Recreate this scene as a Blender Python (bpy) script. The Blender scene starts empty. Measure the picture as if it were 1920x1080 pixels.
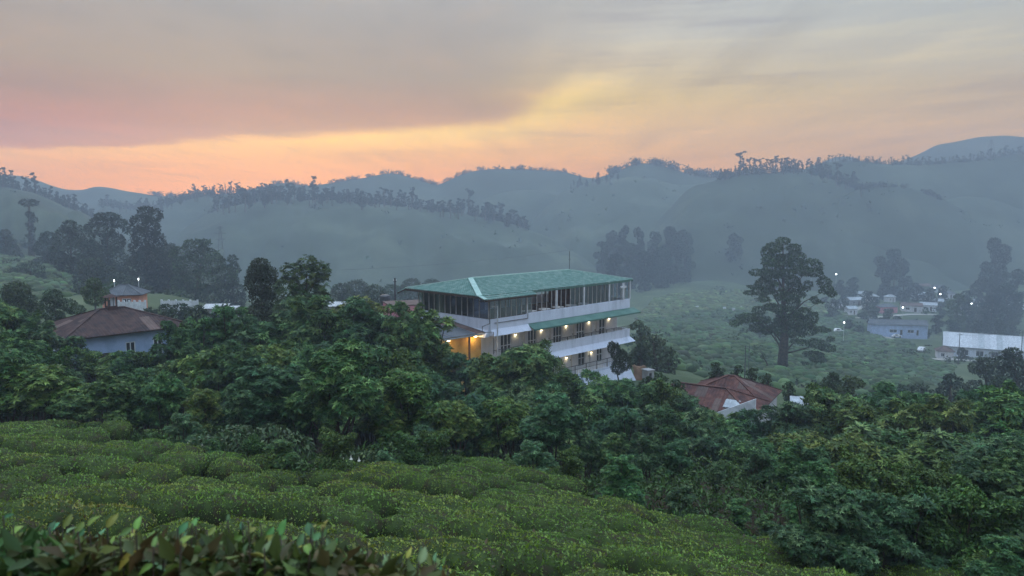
import bpy, math, random
import numpy as np
from mathutils import Vector, Matrix

random.seed(11)
rng = np.random.default_rng(11)
sc = bpy.context.scene
col = sc.collection

# ------------------------------------------------------------------ camera
F = 1387.0          # focal length in pixels of the 1920 px wide photograph
HR = 400.0          # row of the horizon (eye level, z = 0)
PITCH = math.atan((540 - HR) / F)
cd = bpy.data.cameras.new('camera')
cd.sensor_width = 36.0
cd.lens = 36.0 * F / 1920.0
cd.clip_start = 0.05
cd.clip_end = 6000
cd.dof.use_dof = True
cd.dof.focus_distance = 55.0
cd.dof.aperture_fstop = 6.5
cam = bpy.data.objects.new('camera', cd)
cam.rotation_euler = (math.radians(90) - PITCH, 0, 0)
col.objects.link(cam)
sc.camera = cam

# ------------------------------------------------------------------ world: dusk sky with a cloud deck
world = bpy.data.worlds.new('World')
sc.world = world
world.use_nodes = True
nt = world.node_tree
nt.nodes.clear()
SUN_AZ = -20.0
SUN_EL = 4.0

def _lk(tree, inp, v):
    if hasattr(v, 'node'):
        tree.links.new(v, inp)
    else:
        inp.default_value = v

def MT(tree, op, a, b=None, c=None, clamp=False):
    n = tree.nodes.new('ShaderNodeMath'); n.operation = op; n.use_clamp = clamp
    for i, v in enumerate((a, b, c)):
        if v is not None:
            _lk(tree, n.inputs[i], v)
    return n.outputs[0]

def RAMP(tree, fac, stops, interp='EASE'):
    n = tree.nodes.new('ShaderNodeValToRGB'); n.color_ramp.interpolation = interp
    cr = n.color_ramp
    while len(cr.elements) < len(stops):
        cr.elements.new(0.5)
    for e, (p, c) in zip(cr.elements, stops):
        e.position = p
        e.color = (c[0], c[1], c[2], 1) if len(c) == 3 else c
    _lk(tree, n.inputs[0], fac)
    return n.outputs[0]

def MIX(tree, fac, a, b, mode='MIX'):
    n = tree.nodes.new('ShaderNodeMix'); n.data_type = 'RGBA'; n.blend_type = mode
    _lk(tree, n.inputs[0], fac)
    for s, v in ((n.inputs[6], a), (n.inputs[7], b)):
        if hasattr(v, 'node'):
            tree.links.new(v, s)
        else:
            s.default_value = (v[0], v[1], v[2], 1)
    return n.outputs[2]

def SSTEP(tree, x, a, b):
    n = tree.nodes.new('ShaderNodeMapRange'); n.interpolation_type = 'SMOOTHSTEP'
    _lk(tree, n.inputs[0], x)
    n.inputs[1].default_value = a; n.inputs[2].default_value = b
    n.inputs[3].default_value = 0; n.inputs[4].default_value = 1
    return n.outputs[0]

def NOISE(tree, vec, scale, detail=4, rough=0.55):
    n = tree.nodes.new('ShaderNodeTexNoise')
    n.inputs['Scale'].default_value = scale; n.inputs['Detail'].default_value = detail
    n.inputs['Roughness'].default_value = rough
    if vec is not None:
        tree.links.new(vec, n.inputs['Vector'])
    return n.outputs[0]

def COMB(tree, x, y, z=0.0):
    n = tree.nodes.new('ShaderNodeCombineXYZ')
    for i, v in enumerate((x, y, z)):
        _lk(tree, n.inputs[i], v)
    return n.outputs[0]

def build_sky():
    m = lambda op, a, b=None, c=None, clamp=False: MT(nt, op, a, b, c, clamp)
    tc = nt.nodes.new('ShaderNodeTexCoord')
    sp = nt.nodes.new('ShaderNodeSeparateXYZ'); nt.links.new(tc.outputs['Generated'], sp.inputs[0])
    x, y, z = sp.outputs
    el = m('MULTIPLY', m('ARCSINE', z), 57.2958)
    az = m('MULTIPLY', m('ARCTAN2', x, y), 57.2958)
    e01 = m('DIVIDE', el, 60.0, clamp=True)
    zc = m('MAXIMUM', z, 0.03)
    hx = m('DIVIDE', x, zc); hy = m('DIVIDE', y, zc)
    # angular distance from the glow where the sun went down
    da = m('SUBTRACT', az, SUN_AZ)
    wz = m('EXPONENT', m('MULTIPLY', m('MULTIPLY', da, da), -1.0 / (36.0 * 36.0)))
    E = lambda d: d / 60.0
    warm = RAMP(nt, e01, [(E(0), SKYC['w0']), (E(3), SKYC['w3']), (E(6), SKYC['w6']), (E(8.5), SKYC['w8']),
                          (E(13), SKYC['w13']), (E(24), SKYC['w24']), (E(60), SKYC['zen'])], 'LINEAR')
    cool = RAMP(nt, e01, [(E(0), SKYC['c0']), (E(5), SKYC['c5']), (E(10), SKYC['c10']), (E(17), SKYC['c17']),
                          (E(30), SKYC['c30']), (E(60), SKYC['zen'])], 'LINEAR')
    clear = MIX(nt, wz, cool, warm)
    # thin streaks in the open part of the sky
    st = NOISE(nt, COMB(nt, m('MULTIPLY', hx, 1.1), m('MULTIPLY', hy, 0.16), 3.0), 1.6, 5, 0.6)
    clear = MIX(nt, 1.0, clear, RAMP(nt, st, [(0.25, (0.84, 0.83, 0.84)), (0.5, (1, 1, 1)), (0.75, (1.16, 1.13, 1.06))]), 'MULTIPLY')
    wi = NOISE(nt, COMB(nt, m('MULTIPLY', az, 0.05), m('MULTIPLY', el, 0.7), 1.0), 1.0, 6, 0.62)
    clear = MIX(nt, 1.0, clear, RAMP(nt, wi, [(0.3, (0.80, 0.79, 0.86)), (0.5, (1, 1, 1)), (0.7, (1.15, 1.12, 1.02))]), 'MULTIPLY')
    # cloud deck: a flat sheet of stratus seen from below, its rim lit from beneath
    n1 = m('SUBTRACT', NOISE(nt, COMB(nt, hx, hy, 0.0), 0.33, 6, 0.6), 0.5)
    n2 = m('SUBTRACT', NOISE(nt, COMB(nt, m('MULTIPLY', az, 0.12), m('MULTIPLY', el, 0.42), 5.0), 1.0, 5, 0.6), 0.5)
    d1 = m('MULTIPLY', m('SUBTRACT', m('MULTIPLY_ADD', m('MAXIMUM', hy, 0.0), -0.16, 1.42), hx), 3.6)                  # rim on the right
    d2 = m('SUBTRACT', m('SUBTRACT', 9.0, m('MULTIPLY', hx, 0.42)), hy)  # rim towards the horizon
    d = m('SMOOTH_MIN', d1, d2, 2.4)
    d = m('ADD', d, m('MULTIPLY', n1, 1.2))
    d = m('ADD', d, m('MULTIPLY', n2, m('ADD', 1.1, m('MULTIPLY', SSTEP(nt, m('MULTIPLY', hx, -1.0), 2.0, 7.0), 3.4))))
    deck = SSTEP(nt, d, -0.3, 1.0)
    soft = SSTEP(nt, d, -0.7, 4.0)
    lo_ = SSTEP(nt, el, 13.0, 7.5)                                    # the rim is crisp low down and melts away higher up
    lo_ = m('MULTIPLY_ADD', lo_, 0.55, 0.15)
    deck = m('ADD', m('MULTIPLY', deck, lo_), m('MULTIPLY', soft, m('SUBTRACT', 1.0, lo_)))
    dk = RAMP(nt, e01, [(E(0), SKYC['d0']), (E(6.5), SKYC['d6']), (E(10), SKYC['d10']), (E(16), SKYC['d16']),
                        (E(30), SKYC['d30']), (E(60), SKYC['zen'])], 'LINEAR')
    red = MIX(nt, SSTEP(nt, az, -18.0, -36.0), dk, MIX(nt, 1.0, dk, (1.0, 0.95, 0.93), 'MULTIPLY'))
    big = NOISE(nt, COMB(nt, m('MULTIPLY', hx, 0.5), m('MULTIPLY', hy, 0.22), 9.0), 1.0, 4, 0.5)
    red = MIX(nt, 1.0, red, RAMP(nt, big, [(0.3, (0.80, 0.84, 0.88)), (0.5, (1, 1, 1)), (0.72, (1.18, 1.10, 1.03))]), 'MULTIPLY')
    fine = NOISE(nt, COMB(nt, m('MULTIPLY', az, 0.16), m('MULTIPLY', el, 0.5), 2.0), 1.0, 7, 0.62)
    red = MIX(nt, 1.0, red, RAMP(nt, fine, [(0.3, (0.90, 0.91, 0.93)), (0.5, (1, 1, 1)), (0.7, (1.10, 1.05, 1.0))]), 'MULTIPLY')
    sky = MIX(nt, deck, clear, red)
    # bright rim just outside the deck's edge, towards the glow
    rim = m('MULTIPLY', SSTEP(nt, d, -3.2, -0.1), m('SUBTRACT', 1.0, deck))
    rim = m('MULTIPLY', rim, m('EXPONENT', m('MULTIPLY', m('MULTIPLY', m('ADD', az, 4.0), m('ADD', az, 4.0)), -1.0 / (17.0 * 17.0))))
    rim = m('MULTIPLY', rim, SSTEP(nt, el, 10.5, 5.0))
    sky = MIX(nt, m('MULTIPLY', rim, 0.9), sky, MIX(nt, 1.0, sky, (1.18, 1.34, 1.10), 'MULTIPLY'))
    # the clear sky's own dusk light
    ns = nt.nodes.new('ShaderNodeTexSky'); ns.sky_type = 'NISHITA'; ns.sun_disc = False
    ns.sun_elevation = math.radians(SUN_EL); ns.sun_rotation = math.radians(SUN_AZ)
    b1 = nt.nodes.new('ShaderNodeBackground'); nt.links.new(sky, b1.inputs[0]); b1.inputs[1].default_value = SKY_GAIN
    b2 = nt.nodes.new('ShaderNodeBackground'); nt.links.new(ns.outputs[0], b2.inputs[0]); b2.inputs[1].default_value = 0.005
    ad = nt.nodes.new('ShaderNodeAddShader')
    nt.links.new(b1.outputs[0], ad.inputs[0]); nt.links.new(b2.outputs[0], ad.inputs[1])
    out = nt.nodes.new('ShaderNodeOutputWorld'); nt.links.new(ad.outputs[0], out.inputs[0])

HAZE_DENSITY = 0.00098
HAZE_TOP, HAZE_FAR = 84.0, 800.0
SKY_GAIN = 1.0
EXPOSURE = 0.48
def _lin(c): return [((v / 255 + 0.055) / 1.055) ** 2.4 for v in c]
def beyond(c, el, veil=(0.32, 0.38, 0.46)):
    """radiance of the sky behind the haze for the colour it has when seen through it"""
    e = math.radians(max(el, 0.5))
    T = math.exp(-HAZE_DENSITY * min(HAZE_TOP / math.sin(e), HAZE_FAR / math.cos(e)))
    return tuple(max((a / 2 ** EXPOSURE - v * (1 - T)) / T, 0.03) for a, v in zip(_lin(c), veil))
SKYC = dict(
    w0=beyond((230, 176, 100), 2), w3=beyond((244, 190, 95), 3), w6=beyond((252, 210, 95), 6), w8=beyond((250, 216, 130), 8.5), w13=beyond((220, 212, 196), 13), w24=beyond((202, 205, 204), 24),
    c0=beyond((200, 174, 160), 2), c5=beyond((194, 178, 166), 5), c10=beyond((184, 184, 181), 10), c17=beyond((172, 187, 197), 17), c30=beyond((166, 190, 214), 30),
    d0=beyond((220, 164, 108), 2), d6=beyond((190, 163, 124), 6.5), d10=beyond((178, 168, 160), 10), d16=beyond((173, 176, 178), 16), d30=beyond((162, 180, 198), 30),
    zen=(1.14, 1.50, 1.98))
build_sky()

# faint, very soft light from the glow behind the clouds
sd = bpy.data.lights.new('sun', 'SUN')
sd.energy = 0.3
sd.angle = math.radians(30)
sd.color = (1.0, 0.80, 0.62)
sun = bpy.data.objects.new('sun', sd)
_a, _e = math.radians(SUN_AZ), math.radians(20)
_to = Vector((math.sin(_a) * math.cos(_e), math.cos(_a) * math.cos(_e), math.sin(_e)))
sun.rotation_euler = _to.to_track_quat('Z', 'Y').to_euler()
col.objects.link(sun)

sc.view_settings.view_transform = 'Standard'
sc.view_settings.look = 'None'
sc.view_settings.exposure = EXPOSURE
sc.view_settings.gamma = 1.0
sc.view_settings.use_curve_mapping = False
sc.cycles.max_bounces = 5
sc.cycles.diffuse_bounces = 2
sc.cycles.glossy_bounces = 2
sc.cycles.transmission_bounces = 3
sc.cycles.transparent_max_bounces = 12
sc.cycles.volume_bounces = 1
sc.cycles.use_denoising = True
sc.cycles.adaptive_threshold = 0.02


# ------------------------------------------------------------------ helpers
def W(px, row, Y):
    """point at depth Y seen at pixel (px, row) of the 1920x1080 photograph"""
    v = (540 - row) / F
    fy = math.cos(PITCH) + v * math.sin(PITCH)
    fz = -math.sin(PITCH) + v * math.cos(PITCH)
    h = (px - 960) / F
    return Vector((h / fy * Y, Y, fz / fy * Y))

def X(px, Y): return W(px, HR, Y).x
def Z(row, Y): return W(960, row, Y).z
def PX(x, y): return 960 + x / y * F * 0.995
def ROW(z, y): return HR - z / y * F

def lerp_tab(tab, x):
    xs = [a for a, b in tab]; ys = [b for a, b in tab]
    return np.interp(x, xs, ys)

class VNoise:
    def __init__(s, seed):
        s.g = np.random.default_rng(seed).random((64, 64))
    def at(s, x, y):
        x = np.asarray(x, float); y = np.asarray(y, float)
        xi = np.floor(x).astype(int); yi = np.floor(y).astype(int)
        fx = x - xi; fy = y - yi
        fx = fx * fx * (3 - 2 * fx); fy = fy * fy * (3 - 2 * fy)
        g = s.g; a = g[xi % 64, yi % 64]; b = g[(xi + 1) % 64, yi % 64]
        c = g[xi % 64, (yi + 1) % 64]; d = g[(xi + 1) % 64, (yi + 1) % 64]
        return (a * (1 - fx) + b * fx) * (1 - fy) + (c * (1 - fx) + d * fx) * fy - 0.5
    def fbm(s, x, y, o=4):
        r = 0; k = 1.0
        for i in range(o):
            r = r + s.at(np.asarray(x) * 2 ** i + 17 * i, np.asarray(y) * 2 ** i + 5 * i) * k; k *= 0.5
        return r

VN = VNoise(3)

def mesh_np(name, verts, faces, colors=None, smooth=False):
    """verts (N,3), faces (M,k) all of one size; optional per-vertex colours (N,3)"""
    verts = np.asarray(verts, np.float32); faces = np.asarray(faces, np.int32)
    me = bpy.data.meshes.new(name)
    k = faces.shape[1]
    me.vertices.add(len(verts)); me.vertices.foreach_set('co', verts.ravel())
    me.loops.add(faces.size); me.loops.foreach_set('vertex_index', faces.ravel())
    me.polygons.add(len(faces))
    me.polygons.foreach_set('loop_start', np.arange(0, faces.size, k, dtype=np.int32))
    me.polygons.foreach_set('loop_total', np.full(len(faces), k, np.int32))
    if smooth:
        me.polygons.foreach_set('use_smooth', np.ones(len(faces), bool))
    me.update(calc_edges=True)
    if colors is not None:
        a = me.color_attributes.new('Col', 'FLOAT_COLOR', 'POINT')
        c = np.ones((len(verts), 4), np.float32); c[:, :3] = colors
        a.data.foreach_set('color', c.ravel())
    return me

def mesh_py(name, verts, faces):
    me = bpy.data.meshes.new(name); me.from_pydata([tuple(v) for v in verts], [], faces); me.update()
    return me

def link(name, me, material=None, parent=None, loc=None, rot=None, scale=None):
    o = bpy.data.objects.new(name, me)
    if material is not None and me is not None:
        if len(me.materials) == 0:
            me.materials.append(material)
    col.objects.link(o)
    if parent is not None: o.parent = parent
    if loc is not None: o.location = loc
    if rot is not None: o.rotation_euler = rot
    if scale is not None: o.scale = scale if hasattr(scale, '__len__') else (scale,) * 3
    return o

def tag(o, label, cat, group=None):
    o['label'] = label; o['category'] = cat
    if group: o['group'] = group
    return o

def thing(name, label, cat, loc=(0, 0, 0), rz=0.0, group=None):
    o = bpy.data.objects.new(name, None); col.objects.link(o)
    o.location = loc; o.rotation_euler = (0, 0, rz); o.empty_display_size = 0.3
    return tag(o, label, cat, group)

def copy_tree(o, parent=None):
    c = o.copy(); col.objects.link(c); c.parent = parent
    for ch in o.children: copy_tree(ch, c)
    return c

BOXF = [(0, 3, 2, 1), (4, 5, 6, 7), (0, 1, 5, 4), (1, 2, 6, 5), (2, 3, 7, 6), (3, 0, 4, 7)]
class MB:
    """collects boxes / prisms / tubes for one mesh object"""
    def __init__(s): s.v = []; s.f = []
    def box(s, x0, x1, y0, y1, z0, z1):
        b = len(s.v)
        s.v += [(x0, y0, z0), (x1, y0, z0), (x1, y1, z0), (x0, y1, z0), (x0, y0, z1), (x1, y0, z1), (x1, y1, z1), (x0, y1, z1)]
        s.f += [tuple(i + b for i in f) for f in BOXF]; return s
    def hexa(s, pts):
        b = len(s.v); s.v += [tuple(p) for p in pts]; s.f += [tuple(i + b for i in f) for f in BOXF]; return s
    def poly(s, pts):
        b = len(s.v); s.v += [tuple(p) for p in pts]; s.f.append(tuple(range(b, b + len(pts)))); return s
    def tube(s, pts, radii, n=6, cap=True):
        pts = [Vector(p) for p in pts]
        if not hasattr(radii, '__len__'): radii = [radii] * len(pts)
        rings = []
        for i, p in enumerate(pts):
            t = (pts[min(i + 1, len(pts) - 1)] - pts[max(i - 1, 0)]).normalized()
            a = t.cross(Vector((0.31, 0.95, 0.05)));
            if a.length < 1e-3: a = t.cross(Vector((1, 0, 0)))
            a.normalize(); c = t.cross(a)
            b = len(s.v)
            for k in range(n):
                q = 2 * math.pi * k / n
                s.v.append(tuple(p + (a * math.cos(q) + c * math.sin(q)) * radii[i]))
            rings.append(b)
        for r0, r1 in zip(rings, rings[1:]):
            for k in range(n):
                s.f.append((r0 + k, r0 + (k + 1) % n, r1 + (k + 1) % n, r1 + k))
        if cap:
            s.f.append(tuple(rings[0] + k for k in range(n))[::-1]); s.f.append(tuple(rings[-1] + k for k in range(n)))
        return s
    def bar(s, p, q, w, h):
        p, q = Vector(p), Vector(q); t = (q - p).normalized()
        a = t.cross(Vector((0, 0, 1)))
        if a.length < 1e-3: a = Vector((1, 0, 0))
        a.normalize(); c = a.cross(t)
        a *= w / 2; c *= h / 2
        return s.hexa([p - a - c, p + a - c, q + a - c, q - a - c, p - a + c, p + a + c, q + a + c, q - a + c])
    def build(s, name, material, parent=None, smooth=False, **k):
        me = mesh_py(name, s.v, s.f)
        if smooth:
            me.polygons.foreach_set('use_smooth', np.ones(len(me.polygons), bool))
        return link(name, me, material, parent, **k)

# ------------------------------------------------------------------ materials
MATS = {}
def mat(name, c1, c2=None, scale=1.0, rough=0.75, spec=0.3, metal=0.0, bump=0.0, bscale=None, detail=5, c3=None, coords='Object', stretch=None, lo=0.38, hi=0.62):
    m = bpy.data.materials.new(name); m.use_nodes = True
    t = m.node_tree; b = t.nodes['Principled BSDF']
    b.inputs['Roughness'].default_value = rough
    b.inputs['Specular IOR Level'].default_value = spec
    b.inputs['Metallic'].default_value = metal
    tc = t.nodes.new('ShaderNodeTexCoord'); vec = tc.outputs[coords]
    if stretch:
        mp = t.nodes.new('ShaderNodeMapping'); mp.inputs['Scale'].default_value = stretch
        t.links.new(vec, mp.inputs[0]); vec = mp.outputs[0]
    if c2 is None: c2 = tuple(x * 0.8 for x in c1)
    nz = NOISE(t, vec, scale, detail, 0.6)
    stops = [(lo, c1), (hi, c2)] if c3 is None else [(lo, c1), (0.5, c3), (hi, c2)]
    cl = RAMP(t, nz, stops)
    oi = t.nodes.new('ShaderNodeObjectInfo')
    v = MT(t, 'MULTIPLY_ADD', oi.outputs['Random'], 0.16, 0.92)
    cl = MIX(t, 1.0, cl, COMB(t, v, v, v), 'MULTIPLY')
    t.links.new(cl, b.inputs['Base Color'])
    if bump:
        bp = t.nodes.new('ShaderNodeBump'); bp.inputs['Strength'].default_value = bump
        t.links.new(NOISE(t, vec, bscale or scale * 4, 5, 0.6), bp.inputs['Height'])
        t.links.new(bp.outputs[0], b.inputs['Normal'])
    MATS[name] = m
    return m

def leaf_mat(name, gain=(1, 1, 1), rough=0.5, spec=0.3, trans=0.2, vary=0.3, patch=None):
    m = bpy.data.materials.new(name); m.use_nodes = True
    t = m.node_tree; b = t.nodes['Principled BSDF']
    at = t.nodes.new('ShaderNodeAttribute'); at.attribute_name = 'Col'
    oi = t.nodes.new('ShaderNodeObjectInfo')
    r = oi.outputs['Random']
    v = MT(t, 'MULTIPLY_ADD', r, vary, 1 - vary / 2)
    hue = MT(t, 'FRACT', MT(t, 'MULTIPLY', r, 7.13))
    rr = MT(t, 'MULTIPLY', v, MT(t, 'MULTIPLY_ADD', hue, vary * 0.9, 1 - vary * 0.45))
    c = MIX(t, 1.0, at.outputs['Color'], COMB(t, MT(t, 'MULTIPLY', rr, gain[0]), MT(t, 'MULTIPLY', v, gain[1]), MT(t, 'MULTIPLY', v, gain[2])), 'MULTIPLY')
    if patch:
        tc = t.nodes.new('ShaderNodeTexCoord'); geo = t.nodes.new('ShaderNodeNewGeometry')
        nz = NOISE(t, geo.outputs['Position'], patch, 4, 0.6)
        c = MIX(t, 1.0, c, RAMP(t, nz, [(0.3, (0.80, 0.92, 0.95)), (0.48, (1, 1, 1)), (0.58, (1.15, 1.04, 0.8)), (0.70, (1.40, 0.92, 0.95))]), 'MULTIPLY')
    t.links.new(c, b.inputs['Base Color'])
    b.inputs['Roughness'].default_value = rough
    b.inputs['Specular IOR Level'].default_value = spec
    tr = t.nodes.new('ShaderNodeBsdfTranslucent'); t.links.new(c, tr.inputs[0])
    mx = t.nodes.new('ShaderNodeMixShader'); mx.inputs[0].default_value = trans
    t.links.new(b.outputs[0], mx.inputs[1]); t.links.new(tr.outputs[0], mx.inputs[2])
    t.links.new(mx.outputs[0], t.nodes['Material Output'].inputs[0])
    MATS[name] = m
    return m

def emit_mat(name, c, s):
    m = bpy.data.materials.new(name); m.use_nodes = True
    t = m.node_tree; t.nodes.clear()
    e = t.nodes.new('ShaderNodeEmission'); e.inputs[0].default_value = (*c, 1); e.inputs[1].default_value = s
    o = t.nodes.new('ShaderNodeOutputMaterial'); t.links.new(e.outputs[0], o.inputs[0])
    m.cycles.emission_sampling = 'NONE'
    MATS[name] = m
    return m

def glass_mat(name, tint, mixf, rough=0.05):
    m = bpy.data.materials.new(name); m.use_nodes = True
    t = m.node_tree; t.nodes.clear()
    tr = t.nodes.new('ShaderNodeBsdfTransparent'); tr.inputs[0].default_value = (*tint, 1)
    gl = t.nodes.new('ShaderNodeBsdfGlossy'); gl.inputs['Roughness'].default_value = rough
    gl.inputs[0].default_value = (0.9, 0.95, 1, 1)
    mx = t.nodes.new('ShaderNodeMixShader'); mx.inputs[0].default_value = mixf
    t.links.new(tr.outputs[0], mx.inputs[1]); t.links.new(gl.outputs[0], mx.inputs[2])
    o = t.nodes.new('ShaderNodeOutputMaterial'); t.links.new(mx.outputs[0], o.inputs[0])
    MATS[name] = m
    return m

mat('soil', (0.045, 0.05, 0.02), (0.07, 0.05, 0.03), 0.4, 0.95, 0.1, c3=(0.035, 0.055, 0.018))
mat('hill_green', (0.030, 0.044, 0.026), (0.085, 0.104, 0.066), 0.020, 0.95, 0.1, c3=(0.050, 0.068, 0.042), coords='Object', detail=10, lo=0.32, hi=0.68, bump=0.6, bscale=0.12)
mat('bark', (0.10, 0.08, 0.06), (0.05, 0.04, 0.03), 3.0, 0.9, 0.1, bump=0.4)
mat('bark_grey', (0.16, 0.14, 0.12), (0.08, 0.07, 0.06), 2.0, 0.9, 0.1, bump=0.4)
mat('white_wall', (0.70, 0.76, 0.88), (0.50, 0.56, 0.66), 1.6, 0.8, 0.2, lo=0.42, hi=0.80, detail=8, stretch=(1.0, 1.0, 0.22))
mat('cream_wall', (0.66, 0.66, 0.68), (0.57, 0.57, 0.59), 0.8, 0.8, 0.2)
mat('ochre_wall', (0.62, 0.40, 0.12), (0.50, 0.30, 0.08), 1.0, 0.8, 0.2)
mat('green_tile', (0.11, 0.225, 0.19), (0.23, 0.33, 0.295), 2.2, 0.6, 0.3, c3=(0.15, 0.27, 0.235), detail=8)
mat('green_cap', (0.24, 0.40, 0.35), (0.33, 0.48, 0.43), 2.0, 0.55, 0.4)
mat('green_sheet', (0.07, 0.16, 0.13), (0.10, 0.20, 0.16), 1.0, 0.6, 0.3)
mat('wood_dark', (0.07, 0.045, 0.03), (0.04, 0.028, 0.02), 2.0, 0.7, 0.3)
mat('wood_mid', (0.16, 0.085, 0.05), (0.10, 0.055, 0.035), 2.0, 0.7, 0.3)
mat('metal_dark', (0.04, 0.045, 0.05), (0.06, 0.06, 0.065), 4.0, 0.5, 0.5)
mat('metal_light', (0.55, 0.58, 0.60), (0.40, 0.42, 0.45), 2.0, 0.5, 0.5)
mat('mullion', (0.44, 0.43, 0.42), (0.32, 0.31, 0.30), 2.0, 0.6, 0.3)
mat('white_paint', (0.70, 0.73, 0.76), (0.55, 0.58, 0.61), 2.0, 0.6, 0.3)
mat('rust_dark', (0.085, 0.050, 0.042), (0.040, 0.028, 0.028), 1.6, 0.85, 0.2, c3=(0.065, 0.038, 0.034), stretch=(1, 1, 0.3))
mat('rust_red', (0.15, 0.070, 0.055), (0.065, 0.036, 0.034), 1.4, 0.9, 0.15, c3=(0.105, 0.048, 0.040), detail=8)
mat('tin', (0.42, 0.46, 0.48), (0.30, 0.33, 0.35), 1.5, 0.5, 0.4)
mat('blue_wall', (0.36, 0.46, 0.66), (0.28, 0.37, 0.54), 0.8, 0.85, 0.2)
mat('pink_wall', (0.62, 0.26, 0.30), (0.50, 0.20, 0.25), 0.9, 0.85, 0.2)
mat('orange_wall', (0.68, 0.30, 0.19), (0.55, 0.24, 0.16), 0.9, 0.85, 0.2)
mat('concrete', (0.36, 0.36, 0.36), (0.26, 0.26, 0.26), 1.2, 0.9, 0.2)
mat('clay', (0.22, 0.13, 0.08), (0.13, 0.085, 0.055), 1.0, 0.95, 0.1, bump=0.5)
mat('grey_roof', (0.12, 0.13, 0.14), (0.08, 0.09, 0.10), 0.8, 0.8, 0.2)
mat('brown_roof', (0.15, 0.10, 0.085), (0.10, 0.07, 0.06), 0.8, 0.85, 0.2)
mat('road_dust', (0.40, 0.38, 0.34), (0.30, 0.29, 0.26), 0.4, 0.95, 0.1)
mat('window_dark', (0.018, 0.020, 0.024), (0.03, 0.032, 0.036), 1.0, 0.15, 0.5)
mat('cloth_white', (0.80, 0.80, 0.80), (0.74, 0.74, 0.74), 2.0, 0.8, 0.2)
mat('car_white', (0.75, 0.76, 0.78), (0.70, 0.71, 0.73), 1.0, 0.35, 0.5)
mat('tyre', (0.02, 0.02, 0.02), (0.03, 0.03, 0.03), 2.0, 0.8, 0.2)
mat('blossom', (0.80, 0.78, 0.68), (0.72, 0.70, 0.58), 4.0, 0.6, 0.2)
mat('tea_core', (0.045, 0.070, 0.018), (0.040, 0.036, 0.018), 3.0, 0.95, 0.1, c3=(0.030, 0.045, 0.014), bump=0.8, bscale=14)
glass_mat('window_glass', (0.74, 0.76, 0.79), 0.17, 0.08)
leaf_mat('leaf_thicket', (1.20, 1.22, 0.86), 0.5, 0.26, 0.2, 0.38)
leaf_mat('leaf_tea', (1, 1, 1), 0.42, 0.4, 0.18, 0.28, patch=0.33)
leaf_mat('leaf_near', (1.6, 1.65, 1.3), 0.5, 0.25, 0.2, 0.9)
leaf_mat('leaf_far', (1, 1, 1), 0.7, 0.2, 0.15, 0.35)
emit_mat('lamp_warm', (1.0, 0.82, 0.48), 14.0)
emit_mat('lamp_white', (0.95, 0.97, 1.0), 7.0)

# ------------------------------------------------------------------ ground
CTRL = [(1466, 142, -30.9), (1400, 138, -29.6), (1540, 146, -32.3), (1466, 128, -28.6), (1320, 140, -28.6), (-300, 60, -10.0), (0, 60, -11.5), (210, 55, -12.0), (210, 99, -12.4), (300, 172, -18.5), (450, 172, -23.8), (0, 172, -13.9), (0, 350, -9.8), (200, 350, -19.6),
        (-300, 210, -11.2), (-300, 512, -5.1), (450, 55, -13.0), (450, 80, -15.5), (650, 47, -13.5), (700, 90, -17.5), (800, 210, -36.4), (800, 420, -46.2), (600, 252, -33.6), (500, 420, -36.4),
        (300, 512, -23.0), (960, 52, -15.4), (960, 66, -16.1), (820, 60, -14.5), (1100, 62, -16.2), (1100, 75, -16.3), (1180, 74, -16.5), (1180, 90, -19.0),
        (1300, 60, -16.5), (1460, 60, -17.2), (1470, 128, -27.6), (1230, 128, -23.8), (1250, 217, -36.8), (1300, 315, -41.3), (1300, 469, -40.2), (1000, 512, -48.6), (700, 548, -42.6),
        (1650, 203, -41.3), (1750, 245, -44.8), (1690, 301, -50.4), (1560, 315, -47.6), (1560, 280, -46.2), (1850, 315, -51.8), (1700, 385, -47.6), (1800, 450, -45.7), (1800, 512, -43.5), (1450, 495, -44.3),
        (1850, 35, -16.5), (1900, 80, -24.0), (2300, 80, -24.0), (2300, 280, -53.2), (1650, 50, -17.2), (1700, 99, -26.5), (1900, 172, -39.6), (2300, 469, -45.5), (960, 622, -39.4), (400, 622, -31.1), (1600, 650, -38.0), (960, 850, -40.0), (-300, 700, -25.0), (2300, 800, -40.0)]
_ca = np.array([math.atan((p - 960) / F) for p, y, z in CTRL])
_cr = np.array([math.log(y / math.cos(a)) for (p, y, z), a in zip(CTRL, _ca)])
_cz = np.array([z for p, y, z in CTRL], float)

def sstep(x, a, b):
    t = np.clip((x - a) / (b - a), 0, 1); return t * t * (3 - 2 * t)

def ground(x, y):
    x = np.asarray(x, float); y = np.asarray(y, float)
    sh = np.broadcast(x, y).shape
    x = np.broadcast_to(x, sh).ravel(); y = np.broadcast_to(y, sh).ravel()
    az = np.arctan2(x, np.maximum(y, 0.1)); az = np.clip(az, -1.2, 1.2)
    lr = np.log(np.maximum(np.hypot(x, y), 20))
    d2 = ((az[:, None] - _ca[None]) * 3.2) ** 2 + ((lr[:, None] - _cr[None]) * 1.5) ** 2
    w = 1.0 / (d2 + 0.006) ** 2.2
    far = (w * _cz).sum(1) / w.sum(1)
    far = far + VN.fbm(x / 30, y / 30, 3) * 1.2 * sstep(y, 40, 120)
    px_ = np.clip(x, -34, 15); py_ = np.clip(y, 0, 40)
    near = -3.9 - 0.2165 * py_ - 0.077 * px_ + VN.fbm(x / 7 + 3, y / 7, 2) * 0.9
    near = near + (-1.62 - near) * (1 - sstep(y, 2.0, 3.6))
    k = sstep(y + np.maximum(0, x - 7) * 0.9, 24, 44)
    return (near * (1 - k) + far * k).reshape(sh)

def g(x, y): return float(ground(np.array([x]), np.array([y]))[0])

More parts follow.
